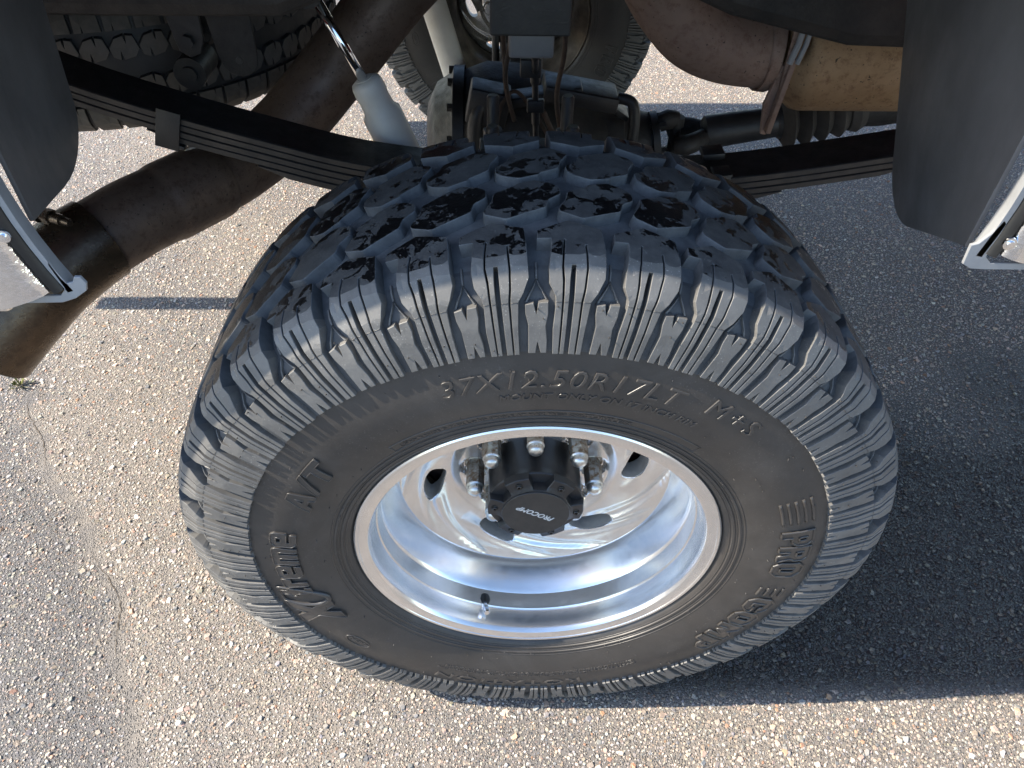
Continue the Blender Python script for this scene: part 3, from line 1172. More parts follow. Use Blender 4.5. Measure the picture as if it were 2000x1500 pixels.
def build_disc():
    N = 220
    outer = [(0.1926 * math.cos(2 * PI * i / N), 0.1926 * math.sin(2 * PI * i / N)) for i in range(N)]
    inner = [(0.045 * math.cos(2 * PI * i / 48), 0.045 * math.sin(2 * PI * i / 48)) for i in range(48)]
    slots = [slot_outline(SLOT0 + 60 * k) for k in range(NS)]
    holes = [inner] + slots
    pts = [Vector(q) for q in outer]
    edges = [(i, (i + 1) % N) for i in range(N)]
    for h in holes:
        o = len(pts)
        pts += [Vector(q) for q in h]
        edges += [(o + i, o + (i + 1) % len(h)) for i in range(len(h))]
    A = np.array([(q.x, q.y) for q in pts])
    for r in np.arange(.048, .1915, .0026):
        n = int(2 * PI * r / .0030)
        for i in range(n):
            a = 2 * PI * (i + 0.5 * (int(r * 1000) % 2)) / n
            x, z = r * math.cos(a), r * math.sin(a)
            if ((A[:, 0] - x) ** 2 + (A[:, 1] - z) ** 2).min() < .0014 ** 2:
                continue
            pts.append(Vector((x, z)))
    v, e, f, ov, oe, of = delaunay_2d_cdt(pts, edges, [], 0, 1e-7)
    tri = []
    for t in f:
        cx = sum(v[i].x for i in t) / 3
        cz = sum(v[i].y for i in t) / 3
        if math.hypot(cx, cz) < .045:
            continue
        if .11 < math.hypot(cx, cz) < .185 and any(in_poly(cx, cz, h) for h in slots):
            continue
        tri.append(tuple(t))
    mb = MB()
    mb.add([(q.x, disc_y(q.x, q.y), q.y) for q in v], tri, 0, True)
    for h in slots:
        n = len(h)
        lip = offset(h if area2(h) > 0 else h[::-1], -0.0012)
        hh = h if area2(h) > 0 else h[::-1]
        a = [(x, disc_y(x, z), z) for x, z in hh]
        b = [(x, disc_y(x, z) + .0016, z) for x, z in lip]
        c = [(x, disc_y(x, z) + .030, z) for x, z in lip]
        vs_ = a + b + c
        fs = [(j * n + i, j * n + (i + 1) % n, (j + 1) * n + (i + 1) % n, (j + 1) * n + i) for j in range(2) for i in range(n)]
        mb.add(vs_, fs, [0] * n + [1] * n, True)
    o = mb.build('rim_disc', [M_alu, M_cast], wheel, sharp=40)
    tag(o, 'polished wheel face with swirling flutes and six slots')


build_disc()

# hub cap barrel and face
mb = MB()
mb.lathe([(0.0640, 0.02), (0.0655, -0.002), (0.0660, -0.010), (0.0655, -0.050), (0.0662, -0.058), (0.0670, -0.060), (0.0672, -0.0625), (0.0660, -0.0640), (0.050, -0.0640), (0.02, -0.066), (0.0, -0.066)], 96)
hub = mb.build('centre_cap', [M_cap], wheel, sharp=30)
tag(hub, 'satin black cylindrical centre cap with bolted lid')
mb = MB()


def cap_map(t, s, h):
    return (t, -0.0640 - h, s)


lid = []
for k in range(6):
    a0 = R(-5 + 60 * k)
    for da, rr_ in ((-19.5, .0490), (-17, .0560), (-15, .0668), (0, .0672), (15, .0668), (17, .0560), (19.5, .0490)):
        lid.append((rr_ * math.cos(a0 + R(da)), rr_ * math.sin(a0 + R(da))))
prism(mb, lid, cap_map, lambda t, s: float(np.interp(math.hypot(t, s), [0, .046, .052, .068], [.0165, .0160, .0115, .0085])), step=0.006, bev=0.0008, draft=0.0012, mats=(0, 0), low=-0.002)
face = [(0.047 * math.cos(2 * PI * i / 60), 0.047 * math.sin(2 * PI * i / 60)) for i in range(60)]
prism(mb, face, cap_map, 0.0172, step=0.008, bev=0.0006, draft=0.0006, mats=(1, 0), low=0.010)
cap_o = mb.build('cap_lid', [M_cap, M_capface], wheel, sharp=25)
tag(cap_o, 'notched satin black lid of the centre cap')
CAPF = -0.0640 - 0.0172
for k in range(6):
    a0 = R(-5 + 60 * k)
    cx, cz = .0565 * math.cos(a0), .0565 * math.sin(a0)
    mb = MB()
    y0 = -0.0640 - float(np.interp(.058, [.046, .052, .068], [.0160, .0115, .0085]))
    M4 = Matrix.Translation((cx, y0, cz))
    mb.lathe([(0.0052, 0.003), (0.0054, -0.0008), (0.0046, -0.0012), (0.0040, 0.0006), (0.0038, -0.0022), (0.0030, -0.0030), (0.0017, -0.0030), (0.0015, -0.0008), (0.0, -0.0006)], 20, M4)
    mb.build('cap_bolt', [M_edging], wheel, sharp=35)
# printed name on the lid, upside down as the wheel stands
v, f = text_mesh('PROCOMP', 0.0128, extrude=0.0002, bevel=0.0, bold=0.0002, shear=0.35, spacing=1.0)
ca, sa = math.cos(R(180 - 29)), math.sin(R(180 - 29))
mb = MB()
out = []
for x, y, z in v:
    x, y = x * 0.92, y - 0.0048
    out.append((x * ca - y * sa, CAPF - 0.0003 - z, x * sa + y * ca))
mb.add(out, f)
tag(mb.build('cap_lettering', [M_white], wheel, fix=False), 'white slanted PROCOMP lettering upside down on the cap lid')

# lug nuts
for k in range(8):
    a = R(1 + 45 * k)
    M4 = Matrix.Translation((.085 * math.cos(a), 0, .085 * math.sin(a)))
    mb = MB()
    hexr = 0.0132
    L0, L1 = 0.022, -0.032
    vs_ = [(hexr * math.cos(R(60 * i + 17 * k)), y, hexr * math.sin(R(60 * i + 17 * k))) for y in (L0, L1) for i in range(6)]
    mb.add([M4 @ Vector(q) for q in vs_], [(i, (i + 1) % 6, 6 + (i + 1) % 6, 6 + i) for i in range(6)])
    mb.lathe([(0.0126, L1), (0.0116, L1 - .0016), (0.0108, L1 - .0022), (0.0110, L1 - .0050), (0.0104, L1 - .0085), (0.0078, L1 - .0115), (0.0038, L1 - .0130), (0.0, L1 - .0134)], 24, M4, mat=1)
    mb.lathe([(0.0165, 0.0165), (0.0165, 0.0125), (0.0122, 0.0105)], 24, M4, mat=0)
    tag(mb.build('lug_nut', [M_nut, M_dull], wheel, sharp=35))
# valve
mb = MB()
a = R(-109.5)
p0 = Vector((.2185 * math.cos(a), -.092, .2185 * math.sin(a)))
d_ = Vector((-math.cos(a) * .45, -1, -math.sin(a) * .45)).normalized()
mb.tube([p0 - d_ * .004, p0 + d_ * .004, p0 + d_ * .010], [.0095, .0088, .0052], 16, mat=0)
mb.tube([p0 + d_ * .006, p0 + d_ * .022], [.0036, .0036], 12, mat=1)
mb.tube([p0 + d_ * .018, p0 + d_ * .020, p0 + d_ * .031, p0 + d_ * .0325], [.0040, .0052, .0052, .0040], 6, mat=1, smooth=False)
tag(mb.build('valve_stem', [M_edging, M_chrome], wheel, sharp=35), 'tyre valve with small bright cap')
# brake drum behind the disc
mb = MB()
mb.lathe([(0.0, 0.035), (0.10, 0.035), (0.165, 0.040), (0.176, 0.048), (0.178, 0.10), (0.186, 0.105), (0.186, 0.115), (0.05, 0.122), (0.0, 0.122)], 64)
tag(mb.build('brake_drum', [M_drum], wheel, sharp=35), 'rusty brake behind the wheel face')

# far rear wheel: the same wheel turned round on the other end of the axle
TRACK = 2.02
far = empty('wheel', (0, TRACK, ZC), truck)
tag(far, 'far rear wheel in shadow under the truck')
far.rotation_euler = (0, R(13), PI)
for ch in list(wheel.children):
    base = ch.name.split('.')[0]
    if base in ('rubber_whiskers', 'centre_cap', 'cap_lid', 'cap_bolt', 'cap_lettering', 'lug_nut', 'valve_stem', 'raised_stripes'):
        continue
    c = ch.copy()
    link(c)
    c.parent = far
    if base == 'raised_lettering':
        # the inner side carries its own letters
        c.matrix_local = Matrix.Rotation(PI, 4, 'Z') @ Matrix.Rotation(R(40), 4, 'Y')
    else:
        c.matrix_local = ch.matrix_local

# ================================================================== BODY
YO = -0.143          # outer skin of the near bed side
YF = TRACK + 0.150
ARC = (-0.040, 1.02)


def arch_pt(a, off=0.0):
    """a in degrees from the right end round the top to the left end"""
    ca, sa = math.cos(R(a)), math.sin(R(a))
    return (ARC[0] + (0.432 + off) * ca, ARC[1] + ((0.30 if sa > 0 else 0.41) + off) * sa)


A0, A1 = -13.0, 199.5


def side_panel(y0, y1, name, label):
    o_ = [(1.02, 0.925), (1.02, 1.72), (0.98, 1.76), (-1.26, 1.76), (-1.30, 1.72), (-1.31, 0.95), (-1.29, 0.915)]
    arc = [arch_pt(A1 + (A0 - A1) * i / 40, 0.040) for i in range(41)]
    arc = [q for q in arc if q[1] > 0.93]
    out = o_ + [(arc[0][0], 0.915)] + arc + [(arc[-1][0], 0.925)]
    mb = MB()
    prism(mb, out, lambda t, s, h: (t, y0 + (y1 - y0) * h, s), 1.0, step=0.08, bev=0.0, draft=0.0, mats=(0, 0), low=0.0, back=True)
    o = mb.build(name, [M_red], truck)
    tag(o, label)
    return o


side_panel(YO + 0.030, YO, 'bed_side', 'near red bed side with the wheel opening')
side_panel(YF - 0.030, YF, 'bed_side', 'far red bed side')
mb = MB()
mb.box((-1.285, (YO + YF) / 2, 1.36), (0.045, YF - YO - 0.075, 0.78), bevel=0.008)
tag(mb.build('tailgate', [M_red], truck), 'red tailgate')
mb = MB()
mb.box((-0.14, (YO + YF) / 2, 1.36), (2.24, YF - YO - 0.34, 0.03))
for i in range(6):
    mb.box((-1.05 + i * 0.36, (YO + YF) / 2, 1.315), (0.06, YF - YO - 0.38, 0.06))
mb.box((0.98, (YO + YF) / 2, 1.50), (0.03, YF - YO - 0.08, 0.50))
tag(mb.build('bed_floor', [M_bed], truck), 'dark ribbed underside of the bed floor')
# wheel houses closing the space above each tyre
for (ya, yb, lab) in ((YO + 0.032, 0.24, 'near'), (TRACK - 0.24, YF - 0.032, 'far')):
    mb = MB()
    n = 24
    v1, v2, fs = [], [], []
    for i in range(n + 1):
        x, z = arch_pt(A1 - 6 + (A0 - A1 + 12) * i / n, 0.035)
        v1.append((x, ya, max(z, 1.10)))
        v2.append((x, yb, max(z, 1.10) + 0.03))
    fs = [(i, i + 1, n + 2 + i, n + 1 + i) for i in range(n)]
    mb.add(v1 + v2, fs, 0, True)
    tag(mb.build('wheel_house', [M_bed], truck, fix=False), lab + ' dark wheel house above the tyre')
# lower inner panels of the bed, closing it to the sun
mb = MB()
mb.box((-1.33, (YO + YF) / 2, 0.90), (0.10, YF - YO - 0.26, 0.20), bevel=0.02)
mb.box((-1.40, (YO + YF) / 2, 0.905), (0.06, YF - YO - 0.40, 0.15), bevel=0.02)
tag(mb.build('rear_bumper', [M_chrome], truck, sharp=40), 'chrome rear bumper')
mb = MB()
mb.box((-1.45, 0.93, 0.555), (0.62, 0.052, 0.052), bevel=0.004)
mb.box((-1.32, 0.93, 0.68), (0.10, 0.06, 0.24), bevel=0.004)
mb.lathe([(0.020, 0.0), (0.014, 0.03), (0.025, 0.045), (0.025, 0.06), (0.012, 0.075), (0, 0.078)], 24, Matrix.Translation((-1.72, 0.93, 0.58)) @ Matrix.Rotation(R(90), 4, 'X'))
tag(mb.build('tow_hitch', [M_dark], truck, sharp=40), 'black tow hitch bar below the bumper')


def cab():
    e = empty('cab', (0, 0, 0), truck)
    tag(e, 'red cab ahead of the bed')
    prof_c = [(1.08, 0.80), (3.10, 0.80), (3.12, 1.45), (2.95, 1.52), (2.35, 2.16), (1.22, 2.18), (1.12, 1.50)]
    mb = MB()
    prism(mb, prof_c, lambda t, s, h: (t, YO + 0.005 + h, s), YF - YO - 0.01, step=0.4, bev=0.03, draft=0.0, mats=(0, 0), low=0.0, back=True)
    mb.build('cab_body', [M_red], e)
    for sg, y in ((-1, YO), (1, YF)):
        win = [(1.34, 1.55), (2.72, 1.55), (2.28, 2.08), (1.36, 2.09)]
        mb = MB()
        prism(mb, win, lambda t, s, h, y=y, sg=sg: (t, y - sg * 0.004 + sg * h, s), 0.010, step=0.4, bev=0.002, draft=0.0, low=0.0, mats=(0, 0), back=True)
        mb.build('side_window', [M_glass], e)


cab()


# --- wheel opening trim: chrome moulding, black edging, grey lip with feet
def sweep_arch(mb, sect, a0, a1, n=60, mat=0, smooth=True):
    """sect: list of (off, y) closed section"""
    L = len(sect)
    vs_ = []
    for i in range(n + 1):
        a = a0 + (a1 - a0) * i / n
        for off, y in sect:
            x, z = arch_pt(a, off)
            vs_.append((x, y, z))
    fs = [(i * L + k, i * L + (k + 1) % L, (i + 1) * L + (k + 1) % L, (i + 1) * L + k) for i in range(n) for k in range(L)]
    mb.add(vs_, fs, mat, smooth)
    mb.add(vs_[:L], [tuple(range(L))], mat)
    mb.add(vs_[-L:], [tuple(range(L))[::-1]], mat)


trim = empty('wheel_opening_trim', (0, 0, 0), truck)
tag(trim, 'chrome trim round the near wheel opening')
mb = MB()
sec = [(0.012, YO - 0.002), (0.0135, YO - 0.009), (0.018, YO - 0.013), (0.028, YO - 0.016), (0.050, YO - 0.017), (0.085, YO - 0.014), (0.100, YO - 0.009), (0.104, YO - 0.002)]
sweep_arch(mb, sec, A0 + 1.0, A1 - 1.0)
for xa_, xb_, zz in ((-1.28, arch_pt(A1, 0.06)[0], 0.897), (arch_pt(A0, 0.06)[0], 1.0, 0.918)):
    mb.box(((xa_ + xb_) / 2, YO - 0.006, zz), (xb_ - xa_, 0.014, 0.066), bevel=0.005)
tag(mb.build('chrome_moulding', [M_wavy], trim, sharp=60), 'bright chrome moulding')
mb = MB()
sec = [(0.001, YO + 0.004), (0.001, YO - 0.004), (0.004, YO - 0.009), (0.010, YO - 0.010), (0.0135, YO - 0.006), (0.0135, YO + 0.004)]
sweep_arch(mb, sec, A0 + 0.6, A1 - 0.6)
tag(mb.build('rubber_edging', [M_edging], trim, sharp=50), 'black rubber edging')
mb = MB()
sec = [(0.0, YO + 0.012), (-0.002, YO + 0.011), (-0.0050, YO - 0.002), (-0.0050, YO - 0.0055), (0.0008, YO - 0.0055), (0.0, YO)]
sweep_arch(mb, sec, A0, A1)
# feet at the ends of the lip
for (a, sgn) in ((A1, -1), (A0, 1)):
    x, z = arch_pt(a, 0)
    if sgn < 0:
        foot = [(x - 0.075, z - 0.014), (x - 0.010, z - 0.012), (x + 0.004, z - 0.007), (x + 0.017, z + 0.002), (x + 0.0195, z + 0.010), (x + 0.0165, z + 0.017), (x + 0.011, z + 0.017), (x + 0.0075, z + 0.011), (x + 0.002, z + 0.010), (x - 0.001, z + 0.016), (x - 0.0035, z + 0.026), (x - 0.0055, z + 0.034), (x - 0.007, z + 0.030), (x - 0.002, z + 0.004), (x - 0.009, z - 0.004), (x - 0.075, z - 0.006)]
    else:
        foot = [(x + 0.075, z - 0.014), (x + 0.010, z - 0.014), (x - 0.004, z - 0.013), (x - 0.013, z - 0.008), (x - 0.014, z + 0.012), (x - 0.008, z + 0.014), (x - 0.001, z + 0.024), (x + 0.004, z + 0.038), (x + 0.008, z + 0.034), (x + 0.005, z + 0.0), (x + 0.012, z - 0.007), (x + 0.075, z - 0.008)]
    prism(mb, foot, lambda t, s, h: (t, YO - 0.0025 - h, s), 0.003, step=0.02, bev=0.0005, draft=0.0, mats=(0, 0), low=0.0, back=True)
tag(mb.build('lip', [M_grey], trim, sharp=40), 'grey sheet metal lip with end feet')
for a, off in ((A1 - 9.5, 0.0105), (A0 + 7.0, 0.013), (A0 + 2.8, 0.011)):
    x, z = arch_pt(a, off)
    mb = MB()
    mb.lathe([(0.0062, 0.0), (0.0060, -0.0016), (0.0038, -0.0020), (0.0038, -0.0040), (0.0, -0.0046)], 18, Matrix.Translation((x, YO - 0.0105, z)))
    mb.build('screw', [M_chrome], trim, sharp=40)


# --- splash flaps ahead of and behind the tyre
def flap(name, label, near_lo, near_hi, far_lo, far_hi, rad):
    nl, nh, fl, fh = map(Vector, (near_lo, near_hi, far_lo, far_hi))
    nrm = (nh - nl).cross(fl - nl).normalized()

    def mp(t, s, h):
        p = nl.lerp(fl, t).lerp(nh.lerp(fh, t), s)
        p = p + nrm * (h + 0.012 * math.sin(PI * t) * math.sin(PI * min(s, 1)))
        return tuple(p)
    out = [(0, 1), (0, 0.0)]
    ru, rv = rad
    for i in range(9):
        a = -PI / 2 + PI / 2 * i / 8
        out.append((1 - ru + ru * math.cos(a), rv + rv * math.sin(a)))
    out.append((1, 1))
    mb = MB()
    prism(mb, out, mp, 0.004, step=0.06, bev=0.001, draft=0.0, mats=(0, 0), low=0.0, back=True)
    # bevel values act in parameter space, small against it
    o = mb.build(name, [M_flap], truck, sharp=40)
    for q in o.data.polygons:
        q.use_smooth = True
    o.data.set_sharp_from_angle(angle=R(40))
    tag(o, label)


flap('splash_flap', 'black rubber splash flap ahead of the tyre', (0.388, -0.118, 0.918), (0.400, -0.118, 1.30), (0.505, 0.222, 0.735), (0.505, 0.48, 1.12), (0.34, 0.17))
flap('splash_flap', 'black rubber splash flap behind the tyre', (-0.468, -0.118, 0.940), (-0.474, -0.118, 1.30), (-0.577, 0.20, 0.835), (-0.577, 0.265, 1.25), (0.55, 0.16))

# ================================================================== LEAF SPRINGS
SPX = [-1.05, -0.90, -0.697, -0.56, -0.42, -0.285, -0.12, 0.0, 0.15, 0.34, 0.58, 0.80, 1.05]
SPZ = [0.985, 0.925, 0.838, 0.790, 0.748, 0.712, 0.690, 0.684, 0.684, 0.692, 0.731, 0.775, 0.835]


def spz(x):
    # smooth interpolation through the points
    return float(np.interp(x, _sx, _sz))


_P, _ = catmull([Vector((a, 0, b)) for a, b in zip(SPX, SPZ)], [0] * len(SPX), 8)
_sx = [q.x for q in _P]
_sz = [q.z for q in _P]


def leaf_spring(y0, y1, label):
    e = empty('leaf_spring', (0, 0, 0), truck)
    tag(e, label)
    lv = [(-1.05, 1.05, .0105), (-0.98, 0.98, .0105), (-0.80, 0.62, .0105), (-0.60, 0.42, .0105), (-0.44, 0.22, .012)]
    zoff = 0
    for i, (xa, xb, tk) in enumerate(lv):
        mb = MB()
        n = 60
        ins = 0.001 + 0.0006 * (i % 2)
        vs_ = []
        for k in range(n + 1):
            x = xa + (xb - xa) * k / n
            z = spz(x) - zoff - 0.0012 * i
            end = min(1, min(x - xa, xb - x) / 0.06 + 0.25)
            for yy, zz in ((y0 + ins, z - 0.0015), (y0 + ins + 0.002, z), (y1 - 0.002, z), (y1, z - tk * end), (y0 + ins + 0.001, z - tk * end)):
                vs_.append((x, yy, zz))
        L = 5
        fs, ml = [], []
        for k in range(n):
            for j in range(L):
                fs.append((k * L + j, k * L + (j + 1) % L, (k + 1) * L + (j + 1) % L, (k + 1) * L + j))
                ml.append(1 if j in (4, 3) else 0)
        mb.add(vs_, fs, ml)
        mb.add(vs_[:L], [tuple(range(L))], 1)
        mb.add(vs_[-L:], [tuple(range(L))], 1)
        mb.build('leaf', [M_spring, M_edge], e)
        zoff += tk
    # clamps
    for xc, w in ((-0.565, 0.036), (0.315, 0.030)):
        z = spz(xc)
        sl = math.atan2(spz(xc + .02) - spz(xc - .02), .04)
        tkc = 0.050
        mb = MB()
        Rm = Matrix.Rotation(-sl, 3, 'Y')
        mb.box((xc, y0 - 0.0035, z - tkc / 2 + 0.002), (w, 0.005, tkc + 0.014), Rm, bevel=0.0012)
        mb.box((xc, (y0 + y1) / 2, z - tkc + 0.001), (w, y1 - y0 + 0.010, 0.006), Rm, bevel=0.0012)
        if xc > 0:
            mb.box((xc, y0 + 0.012, z + 0.0065), (w, 0.034, 0.006), Rm, bevel=0.002)
            mb.box((xc - 0.004, y1 - 0.016, z + 0.010), (w * 1.25, 0.036, 0.012), Rm, bevel=0.003)
        mb.build('spring_clamp', [M_spring], e, sharp=40)
    # lift block, top plate and the bolts round the axle
    mb = MB()
    mb.box((0, (y0 + y1) / 2, 0.565), (0.13, y1 - y0, 0.12), bevel=0.004)
    mb.build('lift_block', [M_dark], e)
    mb = MB()
    mb.box((0, (y0 + y1) / 2, 0.699), (0.17, y1 - y0 + 0.04, 0.016), bevel=0.003)
    mb.build('spring_plate', [M_spring], e)
    for xx in (-0.062, 0.062):
        mb = MB()
        mb.tube([(xx, y0 - 0.012, 0.43), (xx, y0 - 0.012, 0.780), (xx, y0 - 0.012, 0.784)], [0.0105, 0.0105, 0.008], 12)
        mb.tube([(xx, y1 + 0.012, 0.43), (xx, y1 + 0.012, 0.780), (xx, y1 + 0.012, 0.784)], [0.0105, 0.0105, 0.008], 12)
        mb.tube([(xx, y0 - 0.012, 0.43), (xx, (y0 + y1) / 2, 0.400), (xx, y1 + 0.012, 0.43)], 0.0105, 12, samples=5)
        mb.tube([(xx, y0 - 0.012, 0.707), (xx, y0 - 0.012, 0.724)], 0.0175, 6, smooth=False)
        mb.tube([(xx, y1 + 0.012, 0.707), (xx, y1 + 0.012, 0.724)], 0.0175, 6, smooth=False)
        mb.build('u_bolt', [M_spring], e, sharp=50)
    return e


leaf_spring(0.420, 0.508, 'near leaf spring pack of black steel leaves')
leaf_spring(1.515, 1.603, 'far leaf spring pack')

# ================================================================== FRAME RAILS, BRACKETS
for ya, lab in ((0.415, 'near black frame rail above the spring'), (1.525, 'far black frame rail')):
    mb = MB()
    pathx = [-1.22, -0.95, -0.60, -0.36, -0.22, 0.0, 0.14, 0.28, 0.46, 0.70, 1.2]
    zb = [0.935, 0.932, 0.930, 0.932, 0.985, 1.030, 0.995, 0.940, 0.900, 0.894, 0.890]
    ht = 0.17
    vs_, fs = [], []
    yb = ya + 0.085
    for x, z in zip(pathx, zb):
        ring_ = [(x, ya, z + 0.022), (x, ya + 0.006, z + 0.007), (x, ya + 0.02, z), (x, yb, z), (x, yb, z + ht), (x, ya, z + ht)]
        vs_ += ring_
    L = 6
    for i in range(len(pathx) - 1):
        for j in range(L):
            fs.append((i * L + j, i * L + (j + 1) % L, (i + 1) * L + (j + 1) % L, (i + 1) * L + j))
    mb.add(vs_, fs)
    mb.add(vs_[:L], [tuple(range(L))])
    mb.add(vs_[-L:], [tuple(range(L))])
    tag(mb.build('frame_rail', [M_dark], truck), lab)

# bump stop hanging from the rail
e = empty('bump_stop', (0, 0, 0), truck)
tag(e, 'square grey bump stop block below the frame')
mb = MB()
mb.box((-0.008, 0.455, 0.975), (0.115, 0.085, 0.12), bevel=0.003)
mb.build('bracket', [M_spring], e)
mb = MB()
mb.box((-0.005, 0.455, 0.899), (0.066, 0.060, 0.040), bevel=0.004)
mb.build('pad', [M_flap], e)

# shackle hanger and hanging tab behind the spring
mb = MB()
for yy in (0.545, 0.600):
    out = [(-0.580, 0.99), (-0.515, 0.99), (-0.520, 0.86), (-0.530, 0.838), (-0.548, 0.832), (-0.562, 0.842), (-0.566, 0.862)]
    prism(mb, out, lambda t, s, h, yy=yy: (t, yy - h, s), 0.006, step=0.04, bev=0.0008, draft=0.0, mats=(0, 0), low=0.0, back=True)
mb.tube([(-0.545, 0.530, 0.858), (-0.545, 0.615, 0.858)], 0.011, 6, smooth=False)
mb.tube([(-0.556, 0.538, 0.806), (-0.556, 0.612, 0.806)], 0.026, 20)
mb.tube([(-0.556, 0.531, 0.806), (-0.556, 0.619, 0.806)], 0.013, 14)
tag(mb.build('spring_shackle', [M_spring], truck, sharp=40), 'black shackle bracket with bolt behind the spring')
mb = MB()
out = [(-0.515, 0.99), (-0.435, 0.99), (-0.438, 0.842)] + [(-0.468 + 0.030 * math.cos(R(-20 - 140 * i / 8)), 0.836 + 0.030 * math.sin(R(-20 - 140 * i / 8))) for i in range(9)] + [(-0.500, 0.846)]
prism(mb, out, lambda t, s, h: (t, 0.535 - h, s), 0.005, step=0.04, bev=0.0008, draft=0.0, mats=(0, 0), low=0.0, back=True)
mb.tube([(-0.468, 0.5285, 0.832), (-0.468, 0.5305, 0.832)], 0.0055, 12, mat=1)
tag(mb.build('hanger_tab', [M_dark, M_edging], truck, sharp=40), 'flat hanging steel tab with a hole')

# ================================================================== AXLE
ax = empty('rear_axle', (0, TRACK / 2, ZC), truck)
tag(ax, 'black rear axle with differential housing')
mb = MB()
mb.lathe([(0.050, -0.95), (0.050, -0.26), (0.062, -0.20), (0.078, -0.16)], 32)
mb.lathe([(0.078, 0.16), (0.062, 0.20), (0.050, 0.26), (0.050, 0.95)], 32)
mb.build('axle_tube', [M_dark], ax, sharp=40)
mb = MB()
n = 28
ringp = [(-0.165, 0.10), (-0.13, 0.158), (-0.08, 0.176), (0.0, 0.172), (0.08, 0.150), (0.16, 0.105), (0.24, 0.078), (0.30, 0.066)]
vs_, fs = [], []
for x, r_ in ringp:
    for k in range(n):
        a = 2 * PI * k / n
        vs_.append((x, r_ * 1.05 * math.cos(a), 0.01 + r_ * 0.98 * math.sin(a)))
for i in range(len(ringp) - 1):
    for k in range(n):
        fs.append((i * n + k, i * n + (k + 1) % n, (i + 1) * n + (k + 1) % n, (i + 1) * n + k))
mb.add(vs_, fs, 0, True)
mb.add(vs_[-n:], [tuple(range(n))])
for k in range(6):
    a = 2 * PI * k / 6 + .3
    mb.box((0.15, 0.088 * math.cos(a), 0.01 + 0.088 * math.sin(a)), (0.17, 0.012, 0.05), Matrix.Rotation(a, 3, 'X'), bevel=0.003)
mb.build('differential_housing', [M_dark], ax, sharp=45)
mb = MB()
Mx = Matrix.Translation((-0.150, 0, 0.01)) @ Matrix.Rotation(R(90), 4, 'Z')
mb.lathe([(0.165, -0.02), (0.165, 0.004), (0.150, 0.010), (0.128, 0.045), (0.085, 0.066), (0.0, 0.072)], 40, Mx)
mb.build('differential_cover', [M_spring], ax, sharp=40)
for k in range(14):
    a = 2 * PI * k / 14
    mb = MB()
    mb.tube([(-0.150, 0.156 * math.cos(a), 0.01 + 0.156 * math.sin(a)), (-0.166, 0.156 * math.cos(a), 0.01 + 0.156 * math.sin(a))], 0.009, 6, smooth=False)
    mb.build('cover_bolt', [M_dark], ax)
# brackets, brake line and cable on top of the axle
mb = MB()
mb.box((-0.075, -0.15, 0.165), (0.085, 0.07, 0.075), Matrix.Rotation(R(12), 3, 'Y'), bevel=0.006)
mb.box((0.03, -0.13, 0.175), (0.19, 0.055, 0.022), Matrix.Rotation(R(-10), 3, 'Y'), bevel=0.005)
mb.box((0.120, -0.12, 0.178), (0.16, 0.09, 0.034), Matrix.Rotation(R(10), 3, 'Y'), bevel=0.006)
mb.box((0.19, -0.11, 0.150), (0.09, 0.06, 0.012), Matrix.Rotation(R(34), 3, 'Y'), bevel=0.003)
mb.tube([(-0.10, -0.18, -0.02), (-0.105, -0.185, 0.06), (-0.10, -0.18, 0.15), (-0.08, -0.16, 0.18)], 0.016, 10, samples=6)
mb.tube([(0.20, -0.14, 0.175), (0.232, -0.15, 0.165), (0.238, -0.16, 0.10), (0.228, -0.16, 0.04)], 0.012, 10, samples=6)
mb.build('axle_bracket', [M_spring], ax, sharp=40)
mb = MB()
mb.tube([(-0.06, -0.20, 0.0), (-0.064, -0.21, 0.08), (-0.05, -0.19, 0.17), (-0.02, -0.17, 0.20), (0.02, -0.15, 0.15), (0.08, -0.16, 0.06), (0.14, -0.16, 0.0)], 0.0042, 8, samples=8)
mb.tube([(0.04, -0.17, 0.16), (0.08, -0.18, 0.09), (0.15, -0.18, 0.05), (0.19, -0.17, 0.06)], 0.0055, 8, samples=8)
mb.build('brake_line', [M_drum], ax)
# brake cable hanging from the frame to the axle
mb = MB()
pc = [(-0.004, 0.47, 0.93), (0.004, 0.50, 0.86), (0.008, 0.56, 0.80), (0.013, 0.60, 0.72), (0.018, 0.62, 0.62), (0.02, 0.62, 0.52)]
mb.tube(pc, 0.0055, 8, samples=8)
for i, r_, L_ in ((1, .009, .02), (2, .0085, .03), (3, .0075, .05)):
    a, b = Vector(pc[i]), Vector(pc[i + 1])
    d_ = (b - a).normalized()
    mb.tube([a - d_ * L_ / 2, a + d_ * L_ / 2], r_, 8)
mb.box((0.0, 0.555, 0.815), (0.035, 0.014, 0.03), bevel=0.002)
mb.box((0.012, 0.59, 0.735), (0.030, 0.014, 0.022), bevel=0.002)
tag(mb.build('brake_cable', [M_spring], truck, sharp=50), 'black brake cable running down to the axle')
mb = MB()
for dx, dy, w in ((-0.05, 0.66, 0.02), (-0.035, 0.70, -0.01), (0.05, 0.58, 0.015)):
    mb.tube([(dx, dy, 1.02), (dx + w * .4, dy + .05, 0.92), (dx + w, dy + .10, 0.80), (dx + w * .5, dy + .13, 0.70), (dx + w + .01, dy + .16, 0.60)], 0.0048, 8, samples=8)
tag(mb.build('brake_hose', [M_drum], truck), 'thin brown brake hoses hanging above the axle')

# ================================================================== SHOCK ABSORBERS


